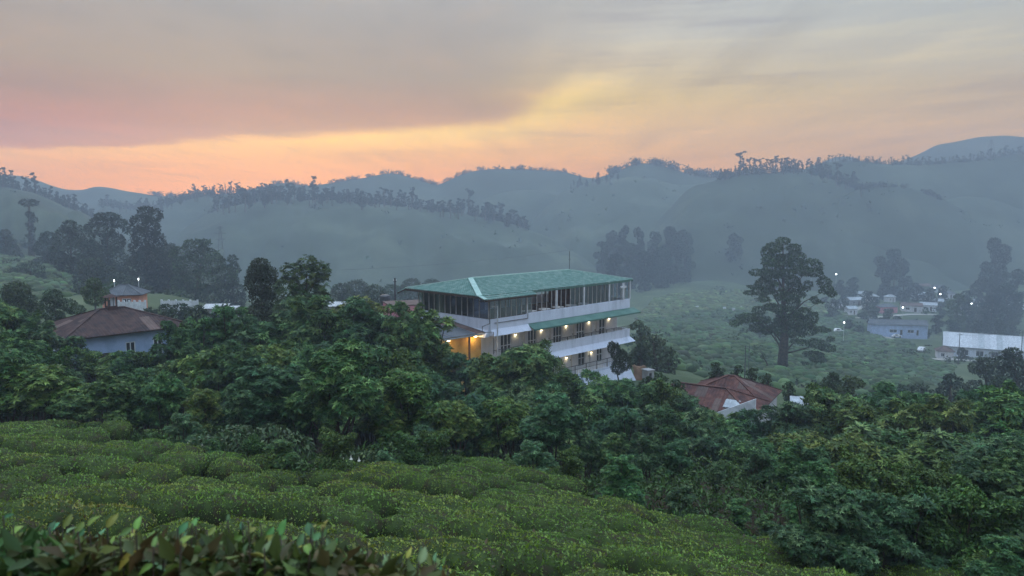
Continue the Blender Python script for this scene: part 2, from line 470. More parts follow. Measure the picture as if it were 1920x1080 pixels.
def hit(px, row, y0=30.0, y1=900.0):
    """where the sight line through a pixel meets the ground sheet"""
    ys = np.geomspace(y0, y1, 700)
    d = W(px, row, 1.0)
    zs = ground(d.x * ys, ys)
    i = np.argmax(d.z * ys < zs)
    Y = ys[i] if d.z * ys[i] < zs[i] else y1
    return Vector((d.x * Y, Y, g(d.x * Y, Y)))

def axis(lo, hi, n, s):
    a, b = math.asinh(lo / s), math.asinh(hi / s)
    return np.sinh(np.linspace(a, b, n)) * s
gx = axis(-900, 900, 260, 18.0); gy = axis(-180, 790, 300, 22.0)
GX, GY = np.meshgrid(gx, gy)
GZ = np.concatenate([ground(GX[i:i + 30], GY[i:i + 30]) for i in range(0, len(GX), 30)])
idx = np.arange(GX.size).reshape(GX.shape)
quads = np.stack([idx[:-1, :-1], idx[:-1, 1:], idx[1:, 1:], idx[1:, :-1]], -1).reshape(-1, 4)
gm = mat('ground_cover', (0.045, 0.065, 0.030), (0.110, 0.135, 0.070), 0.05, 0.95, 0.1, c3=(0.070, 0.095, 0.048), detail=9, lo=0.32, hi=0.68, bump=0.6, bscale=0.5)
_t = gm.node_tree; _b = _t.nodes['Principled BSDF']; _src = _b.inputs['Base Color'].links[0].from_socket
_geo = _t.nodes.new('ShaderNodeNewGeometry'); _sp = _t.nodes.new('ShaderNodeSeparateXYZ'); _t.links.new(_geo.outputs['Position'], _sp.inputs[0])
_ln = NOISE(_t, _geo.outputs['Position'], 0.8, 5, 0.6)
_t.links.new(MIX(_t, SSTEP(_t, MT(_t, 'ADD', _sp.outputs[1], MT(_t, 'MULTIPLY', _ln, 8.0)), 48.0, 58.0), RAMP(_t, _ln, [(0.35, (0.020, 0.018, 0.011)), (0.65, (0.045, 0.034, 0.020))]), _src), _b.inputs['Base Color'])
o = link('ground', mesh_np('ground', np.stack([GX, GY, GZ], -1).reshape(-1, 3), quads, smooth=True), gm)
o['kind'] = 'structure'

# ------------------------------------------------------------------ hills
HILLS = {}; HILLV = {}
def hill(key, prof, Yc, Yf, Yb, zf, rough=1.0):
    px = np.arange(prof[0][0] - 140, prof[-1][0] + 141, 7.0)
    tab = [(prof[0][0] - 140, prof[0][1] + 150)] + prof + [(prof[-1][0] + 140, prof[-1][1] + 150)]
    rows = lerp_tab(tab, px)
    kx = np.exp(-np.linspace(-2, 2, 9) ** 2); kx /= kx.sum()
    rows = np.convolve(np.pad(rows, 4, mode='edge'), kx, 'valid')
    rows = rows + VN.fbm(px / 55 + Yc, px * 0 + Yc, 4) * 4.5 * rough
    zc = (HR - rows) / F * Yc
    HILLS[key] = (px, zc, Yc)
    tf = np.linspace(0, 1, 26); tb = np.linspace(0, 1, 12)[1:]
    V = []
    for t in tf:
        Y = Yf + (Yc - Yf) * t
        s = 0.55 * math.sin(t * math.pi / 2) + 0.45 * t
        z = zf + (np.maximum(zc, zf) - zf) * s
        n = VN.fbm(px / 60 + 9, px * 0 + t * 5 + Yc * 0.7, 4) * (Yc - Yf) * 0.10 * math.sin(t * math.pi) * rough
        yy = Y + VN.fbm(px / 90 + 31, px * 0 + t * 3, 2) * (Yc - Yf) * 0.15 * (1 - t)
        V.append(np.stack([(px - 960) / F * yy, yy, z + n], -1))
    for t in tb:
        Y = Yc + (Yb - Yc) * t
        z = zc + (zf - 5 - zc) * t ** 1.3
        V.append(np.stack([(px - 960) / F * Y, px * 0 + Y, np.minimum(z, np.maximum(zc, zf - 5))], -1))
    V = np.array(V); h, w = V.shape[:2]; HILLV[key] = V[:26]
    ix = np.arange(h * w).reshape(h, w)
    q = np.stack([ix[:-1, :-1], ix[:-1, 1:], ix[1:, 1:], ix[1:, :-1]], -1).reshape(-1, 4)
    o = link('hill', mesh_np('hill', V.reshape(-1, 3), q, smooth=True), MATS['hill_green'])
    o['kind'] = 'structure'
    return o

def hillz(key, px):
    p, z, Y = HILLS[key]; return float(np.interp(px, p, z)), Y

hill('mid', [(290, 480), (330, 440), (380, 408), (430, 386), (520, 374), (640, 376), (760, 386), (860, 400), (930, 412), (975, 425), (1020, 442), (1075, 466), (1110, 486)], 515, 345, 600, -50, 0.55)
hill('left', [(-420, 300), (-200, 318), (-60, 340), (0, 350), (60, 358), (100, 374), (150, 398), (180, 410), (230, 448), (280, 480)], 420, 215, 500, -20, 0.6)
hill('left_far', [(-200, 330), (40, 330), (80, 340), (130, 356), (165, 357), (182, 349), (205, 350), (240, 358), (290, 367), (340, 370), (400, 364), (430, 372), (470, 380)], 710, 590, 770, -50, 0.4)
hill('left_wood', [(180, 400), (200, 380), (240, 392), (290, 392), (330, 378), (380, 368), (430, 362), (480, 366), (540, 372)], 590, 470, 660, -50, 0.7)
hill('centre_far', [(440, 362), (490, 352), (530, 343), (575, 350), (640, 341), (700, 332), (735, 325), (770, 332), (820, 350), (855, 333), (890, 321), (940, 317), (1000, 320), (1060, 323), (1090, 334), (1150, 338)], 710, 590, 770, -50, 0.35)
hill('centre_low', [(880, 384), (930, 364), (970, 356), (1010, 358), (1040, 366), (1070, 384)], 640, 530, 700, -50, 0.5)
hill('centre_right', [(1000, 402), (1035, 375), (1065, 352), (1100, 347), (1150, 336), (1190, 331), (1230, 338), (1262, 348), (1300, 346), (1350, 341), (1420, 348)], 625, 455, 700, -48, 0.5)
hill('right_back', [(1110, 336), (1145, 326), (1170, 314), (1200, 308), (1235, 311), (1270, 324), (1320, 331), (1370, 334), (1430, 334)], 660, 560, 730, -50, 0.5)
hill('right_mid', [(1290, 352), (1340, 341), (1372, 330), (1400, 325), (1480, 323), (1530, 327), (1570, 340), (1600, 354), (1650, 372), (1700, 392), (1745, 412)], 530, 430, 610, -48, 0.6)
hill('right_ridge', [(1470, 335), (1510, 314), (1540, 305), (1590, 303), (1650, 307), (1700, 311), (1750, 308), (1800, 303), (1840, 297), (1880, 291), (1920, 290), (2050, 282), (2300, 270)], 565, 475, 640, -48, 0.5)
hill('right_inner', [(1570, 372), (1600, 354), (1645, 348), (1695, 351), (1735, 363), (1775, 380), (1820, 402)], 500, 450, 550, -48, 0.6)
hill('right_green', [(1730, 396), (1760, 376), (1800, 366), (1850, 372), (1900, 388), (1980, 392), (2200, 380)], 515, 455, 590, -48, 0.6)
hill('far_peak', [(1640, 322), (1685, 302), (1720, 288), (1742, 274), (1765, 271), (1790, 267), (1820, 260), (1870, 257), (1920, 261), (2050, 268), (2250, 286)], 735, 650, 780, -50, 0.25)
hill('far_knob', [(1535, 304), (1555, 296), (1580, 294), (1605, 300)], 735, 650, 780, -50, 0.2)

# haze: one even body of pale air round everything
hb = MB().box(-1000, 1000, -220, HAZE_FAR, -80, HAZE_TOP).build('haze', None)
hb['kind'] = 'stuff'
hm = bpy.data.materials.new('haze'); hm.use_nodes = True
t = hm.node_tree; t.nodes.clear()
pv = t.nodes.new('ShaderNodeVolumePrincipled')
pv.inputs['Color'].default_value = (0.70, 0.82, 0.98, 1)
pv.inputs['Density'].default_value = HAZE_DENSITY
pv.inputs['Anisotropy'].default_value = 0.15
mo = t.nodes.new('ShaderNodeOutputMaterial'); t.links.new(pv.outputs[0], mo.inputs['Volume'])
hb.data.materials.append(hm)

# ------------------------------------------------------------------ foliage
def norm(a):
    return a / np.maximum(np.linalg.norm(a, axis=-1, keepdims=True), 1e-9)

def leaf_arrays(base, d, n, L, Wd, fold=0.25):
    """pointed two-triangle leaves folded along the midrib -> verts (4N,3), tris (2N,3)"""
    d = norm(d); side = norm(np.cross(d, n)); n = np.cross(side, d)
    L = L[:, None]; Wd = Wd[:, None]
    mid = base + d * L * 0.45
    v = np.stack([base, mid + side * Wd * 0.5 + n * Wd * fold, base + d * L - n * L * 0.12, mid - side * Wd * 0.5 + n * Wd * fold], 1).reshape(-1, 3)
    k = np.arange(len(base)) * 4
    f = np.concatenate([np.stack([k, k + 1, k + 2], -1), np.stack([k, k + 2, k + 3], -1)])
    return v, f

def lobes_points(lobes, n, rs, up=0.25, inner=0.30):
    """points on the lobes' shells, skipping those deep inside another lobe"""
    lb = np.asarray(lobes, float)
    area = lb[:, 3] * lb[:, 4] + lb[:, 3] * lb[:, 5] + lb[:, 4] * lb[:, 5]
    P = []; Nn = []; got = 0
    while got < n:
        m = int(n * 1.5)
        i = rs.choice(len(lb), m, p=area / area.sum())
        d = norm(rs.normal(size=(m, 3)) + np.array([0, 0, up]))
        r = 1.0 - inner * rs.random(m) ** 1.5 + rs.normal(size=m) * 0.05
        p = lb[i, :3] + d * lb[i, 3:] * r[:, None]
        q = (p[:, None] - lb[None, :, :3]) / lb[None, :, 3:]
        dist = np.linalg.norm(q, axis=-1); dist[np.arange(m), i] = 9
        keep = dist.min(1) > 0.72
        P.append(p[keep]); Nn.append(norm(d / lb[i, 3:])[keep]); got += keep.sum()
    return np.concatenate(P)[:n], np.concatenate(Nn)[:n]

def colour(rs, n, base, var=0.25, tip=None, tipf=0.0):
    b = np.asarray(base)[None] * np.exp(rs.normal(size=(n, 1)) * var)
    b = b * (1 + rs.normal(size=(n, 3)) * 0.08)
    if tip is not None:
        k = (rs.random(n) < tipf)[:, None]
        b = np.where(k, np.asarray(tip)[None] * np.exp(rs.normal(size=(n, 1)) * 0.2), b)
    return np.clip(b, 0.004, 0.6)

def rosette_mesh(name, lobes, n, L, k, seed, base, tip, tipf, wr=0.30, up=0.35, flat=0.35):
    rs = np.random.default_rng(seed)
    P, N = lobes_points(lobes, n, rs, up)
    ax = norm(N * 0.55 + np.array([0, 0, 0.75]) + rs.normal(size=(n, 3)) * 0.25)
    e1 = norm(np.cross(ax, rs.normal(size=(n, 3)))); e2 = np.cross(ax, e1)
    cl = colour(rs, n, base, 0.3, tip, tipf)
    sz = L * np.exp(rs.normal(size=n) * 0.22)
    B = []; D = []; A = []; LL = []; C = []
    for j in range(k):
        ph = 2 * math.pi * (j + rs.random(n) * 0.5) / k
        tl = flat + rs.normal(size=n) * 0.25
        d = e1 * np.cos(ph)[:, None] + e2 * np.sin(ph)[:, None] + ax * tl[:, None]
        B.append(P); D.append(d); A.append(ax); LL.append(sz * (0.75 + 0.5 * rs.random(n))); C.append(cl * (0.85 + 0.3 * rs.random((n, 1))))
    LL = np.concatenate(LL)
    v, f = leaf_arrays(np.concatenate(B), np.concatenate(D), np.concatenate(A), LL, LL * wr, 0.2)
    return mesh_np(name, v, f, np.repeat(np.concatenate(C), 4, axis=0))

def spray_mesh(name, lobes, n, L, seed, base, tip, tipf, wr=0.5, up=0.1, hang=0.0, inner=0.35):
    """loose leaves in every direction"""
    rs = np.random.default_rng(seed)
    P, N = lobes_points(lobes, n, rs, up, inner)
    d = norm(N * 0.5 + rs.normal(size=(n, 3)) * 0.8 + np.array([0, 0, -hang]))
    nn = norm(rs.normal(size=(n, 3)) * 0.6 + N * 0.5 + np.array([0, 0, 0.7]))
    LL = L * np.exp(rs.normal(size=n) * 0.25)
    v, f = leaf_arrays(P - d * LL[:, None] * 0.5, d, nn, LL, LL * wr, 0.15)
    # clumps share a tone
    cn = VN.fbm(P[:, 0] / (L * 4) + seed, P[:, 1] / (L * 4) + P[:, 2] / (L * 4), 2)
    cl = colour(rs, n, base, 0.22, tip, tipf) * (1 + cn[:, None] * 0.5)
    return mesh_np(name, v, f, np.repeat(np.clip(cl, 0.004, 0.6), 4, axis=0))

def trunk_mesh(mb, base, tops, r0, seed, bend=0.15):
    rs = random.Random(seed)
    for i, tp in enumerate(tops):
        b = Vector(base) + Vector((rs.uniform(-1, 1), rs.uniform(-1, 1), 0)) * r0 * 0.5
        tp = Vector(tp); L = (tp - b).length
        pts = [b]
        for s in (0.3, 0.6, 1.0):
            p = b.lerp(tp, s); p.z = b.z + (tp.z - b.z) * s ** 0.85
            if s < 1: p += Vector((rs.uniform(-1, 1), rs.uniform(-1, 1), 0)) * L * bend * 0.3
            pts.append(p)
        mb.tube(pts, [r0, r0 * 0.75, r0 * 0.5, r0 * 0.18], 7)
    return mb

THICK = (0.046, 0.090, 0.044); THICK_TIP = (0.125, 0.185, 0.085)

def shrub_lobes(seed, h, r, n=22, low=0.10):
    """tall shrub: many uneven clumps carried on upright stems, some shoots standing clear of the rest"""
    rs = random.Random(seed); L = []
    for i in range(n):
        t = ((i + rs.random()) / n) ** 0.85
        a = rs.uniform(0, 6.283); q = r * (0.95 - 0.55 * t * t) * rs.uniform(0.15, 1.0)
        s = r * rs.uniform(0.20, 0.42)
        L.append((math.cos(a) * q, math.sin(a) * q, h * (low + (0.90 - low) * t), s * rs.uniform(0.8, 1.3), s * rs.uniform(0.8, 1.3), s * rs.uniform(0.55, 0.95)))
    for i in range(5):
        a = rs.uniform(0, 6.283); q = r * rs.uniform(0.0, 0.7); s = r * rs.uniform(0.13, 0.22)
        L.append((math.cos(a) * q, math.sin(a) * q, h * rs.uniform(0.86, 0.985), s, s, s * 0.8))
    return L

SHRUBS = []
KINDS = [(0.19, 7, 2400, (0.050, 0.108, 0.046), (0.150, 0.225, 0.095), 0.34, 0.32), (0.145, 8, 3600, (0.042, 0.098, 0.044), (0.110, 0.190, 0.075), 0.30, 0.30), (0.235, 6, 1900, (0.058, 0.120, 0.044), (0.170, 0.235, 0.085), 0.36, 0.36),
         (0.16, 8, 3200, (0.040, 0.090, 0.050), (0.115, 0.185, 0.105), 0.28, 0.28), (0.185, 7, 2500, (0.062, 0.112, 0.036), (0.165, 0.220, 0.070), 0.32, 0.34)]
for i in range(13):
    h, r = 6.0, 1.75
    lb = shrub_lobes(40 + i, h, r, low=0.10 if i < 9 else 0.42)
    if i < 7 or i > 8:
        L_, k_, n_, c_, t_, tf_, w_ = KINDS[i % 5 if i < 9 else (1, 3, 0, 4)[i - 9]]
        cm = rosette_mesh('crown', lb, n_, L_, k_, 60 + i, c_, t_, tf_, w_, 0.35, 0.25)
    else:
        cm = spray_mesh('crown', lb, 8500, 0.19, 60 + i, (0.052, 0.100, 0.036), (0.12, 0.19, 0.06), 0.25, 0.42, 0.2, 0.25)
    tb = MB(); trunk_mesh(tb, (0, 0, -0.3), [(l[0], l[1], l[2]) for l in lb[2::3]], 0.075, i)
    tm = mesh_py('trunk', tb.v, tb.f)
    cm.materials.append(MATS['leaf_thicket']); tm.materials.append(MATS['bark'])
    SHRUBS.append((cm, tm, h))

def shrub(kind, x, y, top_z, label, group, wide=1.0, name='leafy_tree'):
    cm, tm, h = SHRUBS[kind]
    z = g(x, y) - 0.15
    s = max(top_z - z, 1.2) / h
    sx = s * wide
    sx = min(max(sx, 0.85), 1.55) if s > 0.6 else s * wide
    t = thing(name, label, 'tree' if name.endswith('tree') else 'shrub', (x, y, z), random.uniform(0, 6.28), group)
    t.scale = (sx, sx, s)
    link('trunk', tm, None, t); link('crown', cm, None, t)
    return t

SKYL = [(-120, 560), (0, 575), (40, 600), (85, 655), (130, 672), (175, 686), (215, 692), (240, 668), (290, 640), (340, 622), (400, 612), (450, 604), (500, 596), (560, 590), (620, 580),
        (670, 584), (720, 600), (760, 606), (800, 612), (835, 660), (870, 688), (905, 700), (950, 690), (1000, 672), (1040, 700), (1080, 736), (1140, 738), (1200, 728), (1245, 716),
        (1290, 748), (1330, 782), (1400, 790), (1460, 788), (1520, 762), (1570, 758), (1640, 752), (1700, 752), (1780, 768), (1850, 760), (1920, 752), (2060, 745)]
EDGE = [(-100, 800), (0, 800), (200, 802), (300, 820), (345, 850), (430, 872), (560, 893), (650, 886), (780, 884), (950, 886), (1060, 902), (1110, 915), (1150, 940), (1270, 955), (1330, 972), (1400, 1000), (1560, 1045), (1700, 1082), (1800, 1120), (2200, 1300)]

def region(px):
    if px < 400: return 'below the brown roofed blue house'
    if px < 800: return 'between the brown roofed house and the hotel'
    if px < 1120: return 'in front of the white hotel'
    if px < 1500: return 'in front of the red roofed house'
    return 'on the slope right of the red roofed house'

LAYER = {'back': 'back row thicket tree ', 'mid': 'middle row thicket tree ', 'front': 'low front thicket tree ', 'edge': 'small shrub at the tea edge '}
def add_row(Y, step, layer, rowfun, jit=1.2, lo=-90, hi=2000, Yfun=None):
    px = lo
    while px < hi:
        p = px + random.uniform(-0.3, 0.3) * step
        y = (Yfun(p) if Yfun else Y) + random.uniform(-jit, jit)
        row = rowfun(p) + random.uniform(-18, 20)
        x = X(p, y); tz = Z(row, y)
        shrub(random.choice([0, 1, 2, 3, 4, 5, 6, 7, 8, 0, 1, 2, 3, 4] if layer == 'back' else ([9, 10, 11, 12, 1, 3, 7] if layer == 'mid' else [9, 10, 11, 12])), x, y, tz, LAYER[layer] + region(p), layer + ' trees of the thicket ' + region(p), random.uniform(0.85, 1.15))
        px += step

sk = lambda p: float(lerp_tab(SKYL, p)); ed = lambda p: float(lerp_tab(EDGE, p))
yb = lambda p: float(lerp_tab([(-100, 45), (400, 45), (900, 45), (1300, 43), (1600, 40), (2000, 38)], p))
add_row(45, 40, 'back', lambda p: sk(p) - 20, Yfun=yb)
add_row(39, 48, 'mid', lambda p: sk(p) + (min(ed(p), 1100) - sk(p)) * 0.16 + 4, Yfun=lambda p: yb(p) - 8.5)
ym = lambda p: float(lerp_tab([(-100, 29.5), (300, 27), (600, 26.5), (900, 27), (1150, 24.5), (1400, 22), (1600, 21), (2000, 21)], p))
add_row(33, 66, 'front', lambda p: sk(p) + (min(ed(p), 1080) - sk(p)) * random.choice([0.24, 0.32, 0.42]), Yfun=ym, jit=0.8)
def edge_y(p):
    d = W(p, ed(p), 1.0); ys = np.linspace(7, 40, 500); zs = ground(d.x * ys, ys) + 0.75
    ok = d.z * ys < zs
    return float(ys[np.argmax(ok)]) if ok.any() and not ok[0] else 30.0
px = 330
while px < 1990:
    p = px + random.uniform(-12, 12); y = edge_y(p) + random.uniform(0.5, 1.1)
    if p > 1650: y = max(y, 12.6)
    x = X(p, y); z = g(x, y)
    shrub(random.choice([1, 3, 6, 7, 8]), x, y, z + random.uniform(0.8, 2.0), LAYER['edge'] + region(p), 'edge shrubs ' + region(p), 1.25, 'thicket_shrub')
    px += random.uniform(45, 130)
px = 1560
while px < 2020:
    for y, r in ((17.5, 0.30), (14.2, 0.52)):
        p = px + random.uniform(-20, 20)
        if W(p, ed(p), 1).z > -0.4 and p < 1640 and y < 20: continue
        top = sk(p) + (1080 - sk(p)) * (r + random.uniform(-0.06, 0.06))
        shrub(random.choice([1, 3, 7, 8, 9, 10]), X(p, y), y, Z(top, y), LAYER['front'] + region(p), 'front trees of the thicket ' + region(p), 1.1)
    px += 75


rs = np.random.default_rng(15); n = 26000
pa = rs.uniform(-80, 1990, n); ya = np.array([edge_y(float(p)) for p in np.linspace(-80, 1990, 120)]); ya = np.interp(pa, np.linspace(-80, 1990, 120), ya)
ya = np.where(pa > 1650, np.maximum(np.minimum(ya, 16), 11.5), ya) + rs.random(n) ** 1.5 * 9
xa = (pa - 960) / F * ya
hz = 0.1 + np.clip(VN.fbm(xa / 1.6, ya / 1.6, 2) + 0.25, 0, 1) * 1.3 * rs.random(n)
P = np.stack([xa, ya, ground(xa, ya) + hz], -1); L = rs.uniform(0.10, 0.24, n)
v, f = leaf_arrays(P, rs.normal(size=(n, 3)) + np.array([0, -0.2, 0.5]), rs.normal(size=(n, 3)) * 0.6 + np.array([0, 0, 0.8]), L, L * 0.4)
o = link('undergrowth', mesh_np('undergrowth', v, f, np.repeat(colour(rs, n, (0.040, 0.078, 0.028), 0.35), 4, axis=0)), MATS['leaf_thicket'])
tag(o, 'low ferny undergrowth in the shade between tea and thicket', 'undergrowth'); o['kind'] = 'stuff'

# ------------------------------------------------------------------ single trees drawn lobe by lobe
def lobe_tree(name, label, px, base_row, Y, lobes, style='spray', leaf=0.3, dens=1.0, base=THICK, tip=THICK_TIP, tipf=0.2, r0=0.25, mat_leaf='leaf_thicket', mat_bark='bark', depth=0.8, z=None, group=None, cat='tree', hang=0.2, seed=None, trunks=None, fill=False, tipr=0.08):
    """lobes: (px, row, half width px, half height px) as they stand at depth Y; the crown gets its own thickness"""
    seed = seed if seed is not None else int(px * 7 + base_row)
    rs = random.Random(seed)
    p0 = W(px, base_row, Y)
    bz = g(p0.x, Y) if z is None else z
    k = Y / F
    lb = []
    for (a, r, w, h) in lobes:
        q = W(a, r, Y)
        sy = w * k * depth
        lb.append((q.x - p0.x, rs.uniform(-0.6, 0.6) * sy * 1.2, q.z - bz, w * k, sy, h * k))
    if fill:
        wmax = max(l[3] for l in lb); zlow = min(l[2] - l[5] for l in lb); st = max(wmax * 0.7, 0.5)
        zc_ = zlow
        while zc_ > st * 0.2:
            for sgn in (-1, 1): lb.append((sgn * wmax * rs.uniform(0.25, 0.6), rs.uniform(-0.4, 0.4) * wmax, zc_, wmax * 0.75, wmax * 0.7, st * 0.8))
            zc_ -= st
    area = sum(4 * math.pi * (l[3] * l[5]) for l in lb)
    t = thing(name, label, cat, (p0.x, Y, bz), 0, group)
    if style == 'rosette':
        n = int(area / (leaf * leaf * 1.9) * dens) + 20
        cm = rosette_mesh('crown', lb, min(n, 4000), leaf, 8, seed, base, tip, tipf)
    else:
        n = int(area / (leaf * leaf * 0.34) * dens) + 60
        cm = spray_mesh('crown', lb, min(n, 26000), leaf, seed, base, tip, tipf, 0.5, 0.15, hang)
    link('crown', cm, MATS[mat_leaf], t)
    tb = MB()
    tops = trunks or sorted([(l[0], l[1], l[2]) for l in lb], key=lambda q: -q[2])
    hgt = max(l[2] for l in lb)
    main = tops[0]
    stem = [Vector((0, 0, -0.4)), Vector((main[0] * 0.12 + r0 * 0.4, 0, hgt * 0.3)), Vector((main[0] * 0.5, main[1] * 0.4, hgt * 0.62)), Vector(main)]
    tb.tube(stem, [r0 * 1.3, r0 * 0.95, r0 * max(0.36, tipr), r0 * tipr], 9)
    for l in tops[1::max(1, len(tops) // 14)]:
        f = min(max(l[2] / hgt - 0.22, 0.15), 0.75)
        j = f / 0.3 if f < 0.3 else (1 + (f - 0.3) / 0.32 if f < 0.62 else 2 + (f - 0.62) / 0.38)
        i = min(int(j), 2); s = stem[i].lerp(stem[i + 1], j - i)
        e = Vector(l); m = s.lerp(e, 0.5) + Vector((0, 0, (e - s).length * rs.uniform(-0.05, 0.12)))
        tb.tube([s, m, e], [r0 * 0.24, r0 * 0.13, r0 * 0.03], 6)
    tb.build('trunk', MATS[mat_bark], t, smooth=True)
    return t

BIG = [(1474, 456, 15, 10), (1462, 466, 14, 9), (1486, 468, 15, 9), (1448, 478, 17, 10), (1470, 480, 16, 9), (1500, 482, 17, 10), (1432, 494, 15, 9), (1455, 497, 18, 10), (1486, 492, 16, 9), (1516, 498, 17, 11), (1420, 512, 13, 7),
       (1440, 516, 15, 9), (1466, 514, 15, 8), (1502, 508, 16, 8), (1530, 514, 15, 10), (1548, 528, 16, 10), (1540, 545, 17, 12), (1552, 548, 10, 10), (1520, 534, 13, 8), (1487, 536, 15, 9), (1448, 536, 18, 10), (1424, 540, 14, 9), (1410, 553, 11, 6), (1432, 556, 15, 8),
       (1500, 556, 17, 9), (1470, 560, 14, 8), (1530, 566, 12, 9), (1488, 574, 18, 10), (1510, 582, 17, 10), (1452, 578, 16, 8), (1430, 584, 20, 9), (1408, 594, 17, 9), (1390, 606, 14, 6), (1440, 598, 22, 11), (1470, 600, 20, 12), (1498, 604, 20, 12), (1522, 600, 14, 9), (1418, 612, 20, 8), (1456, 616, 20, 9), (1484, 622, 18, 9), (1510, 624, 18, 9),
       (1534, 622, 14, 7), (1548, 634, 12, 6), (1524, 642, 18, 7), (1500, 644, 14, 6), (1540, 654, 14, 6), (1516, 662, 16, 6), (1532, 676, 13, 5), (1508, 680, 11, 5)]
_rb = random.Random(4)
BIG = [(a + _rb.uniform(-9, 9), b + _rb.uniform(-5, 5), c * _rb.uniform(0.65, 1.3), d * _rb.uniform(0.7, 1.35)) for a, b, c, d in BIG]
BIG += [(a + _rb.uniform(-20, 20), b + _rb.uniform(-10, 10), _rb.uniform(5, 10), _rb.uniform(3, 6)) for a, b, c, d in BIG[3:40]]
BIG += [(_rb.uniform(1438, 1512), _rb.uniform(490, 628), _rb.uniform(9, 17), _rb.uniform(6, 11)) for _ in range(20)]
lobe_tree('large_tree', 'tall dark lone tree with an uneven crown in the tea beyond the red roof', 1466, 702, 142, BIG, 'spray', 0.42, 1.0,
          (0.034, 0.056, 0.026), (0.060, 0.090, 0.034), 0.2, 0.82, depth=1.0, hang=0.25, seed=5)
lobe_tree('oval_tree', 'dark dense oval tree beside the paler lobed tree behind the thicket', 492, 580, 60, [(490, 496, 18, 13), (480, 512, 22, 18), (502, 514, 22, 18), (478, 532, 22, 22), (506, 536, 22, 22), (492, 534, 20, 20), (486, 556, 24, 22), (506, 566, 20, 18)], 'spray', 0.17, 1.0, (0.024, 0.036, 0.022), (0.04, 0.055, 0.03), 0.2, 0.2, hang=-0.5, seed=8, fill=True)
lobe_tree('lobed_tree', 'green round lobed tree rising above the thicket beside the dark oval tree', 570, 640, 55, [(576, 491, 17, 13), (548, 508, 20, 16), (602, 508, 19, 17), (575, 520, 30, 24), (606, 535, 15, 22), (540, 540, 24, 24), (575, 556, 34, 24), (600, 566, 24, 22), (545, 580, 34, 22), (590, 594, 34, 22)],
          'rosette', 0.24, 1.2, (0.042, 0.082, 0.034), (0.09, 0.14, 0.05), 0.25, 0.2, seed=9, fill=True)
lobe_tree('yellowish_tree', 'yellow green topped broad tree in the thicket near the pink house', 672, 640, 50, [(672, 572, 30, 14), (645, 590, 26, 18), (700, 588, 26, 18), (672, 600, 44, 24), (650, 626, 34, 24), (700, 626, 34, 24)], 'rosette', 0.22, 1.2, (0.065, 0.095, 0.030), (0.14, 0.16, 0.05), 0.35, 0.2, seed=10, fill=True)
lobe_tree('feathery_shrub', 'soft fine leaved green shrub against the hotel balcony', 985, 745, 50, [(1005, 660, 26, 18), (970, 676, 32, 20), (1030, 690, 32, 22), (945, 694, 28, 20), (985, 700, 48, 24), (1050, 712, 22, 18)], 'spray', 0.13, 0.7, (0.060, 0.100, 0.035), (0.10, 0.15, 0.06), 0.25, 0.08, fill=True, cat='shrub', hang=-0.9, seed=12)
lobe_tree('upright_shrub', 'dark upright shrub with bare lower stems before the hotel end wall', 1161, 713, 66, [(1146, 652, 8, 13), (1155, 662, 10, 20), (1165, 672, 14, 18), (1172, 682, 14, 16), (1158, 688, 14, 14)], 'spray', 0.11, 1.0, (0.030, 0.045, 0.026), (0.05, 0.07, 0.035), 0.2, 0.07, cat='shrub', hang=-1.2, seed=13, z=-16.3)
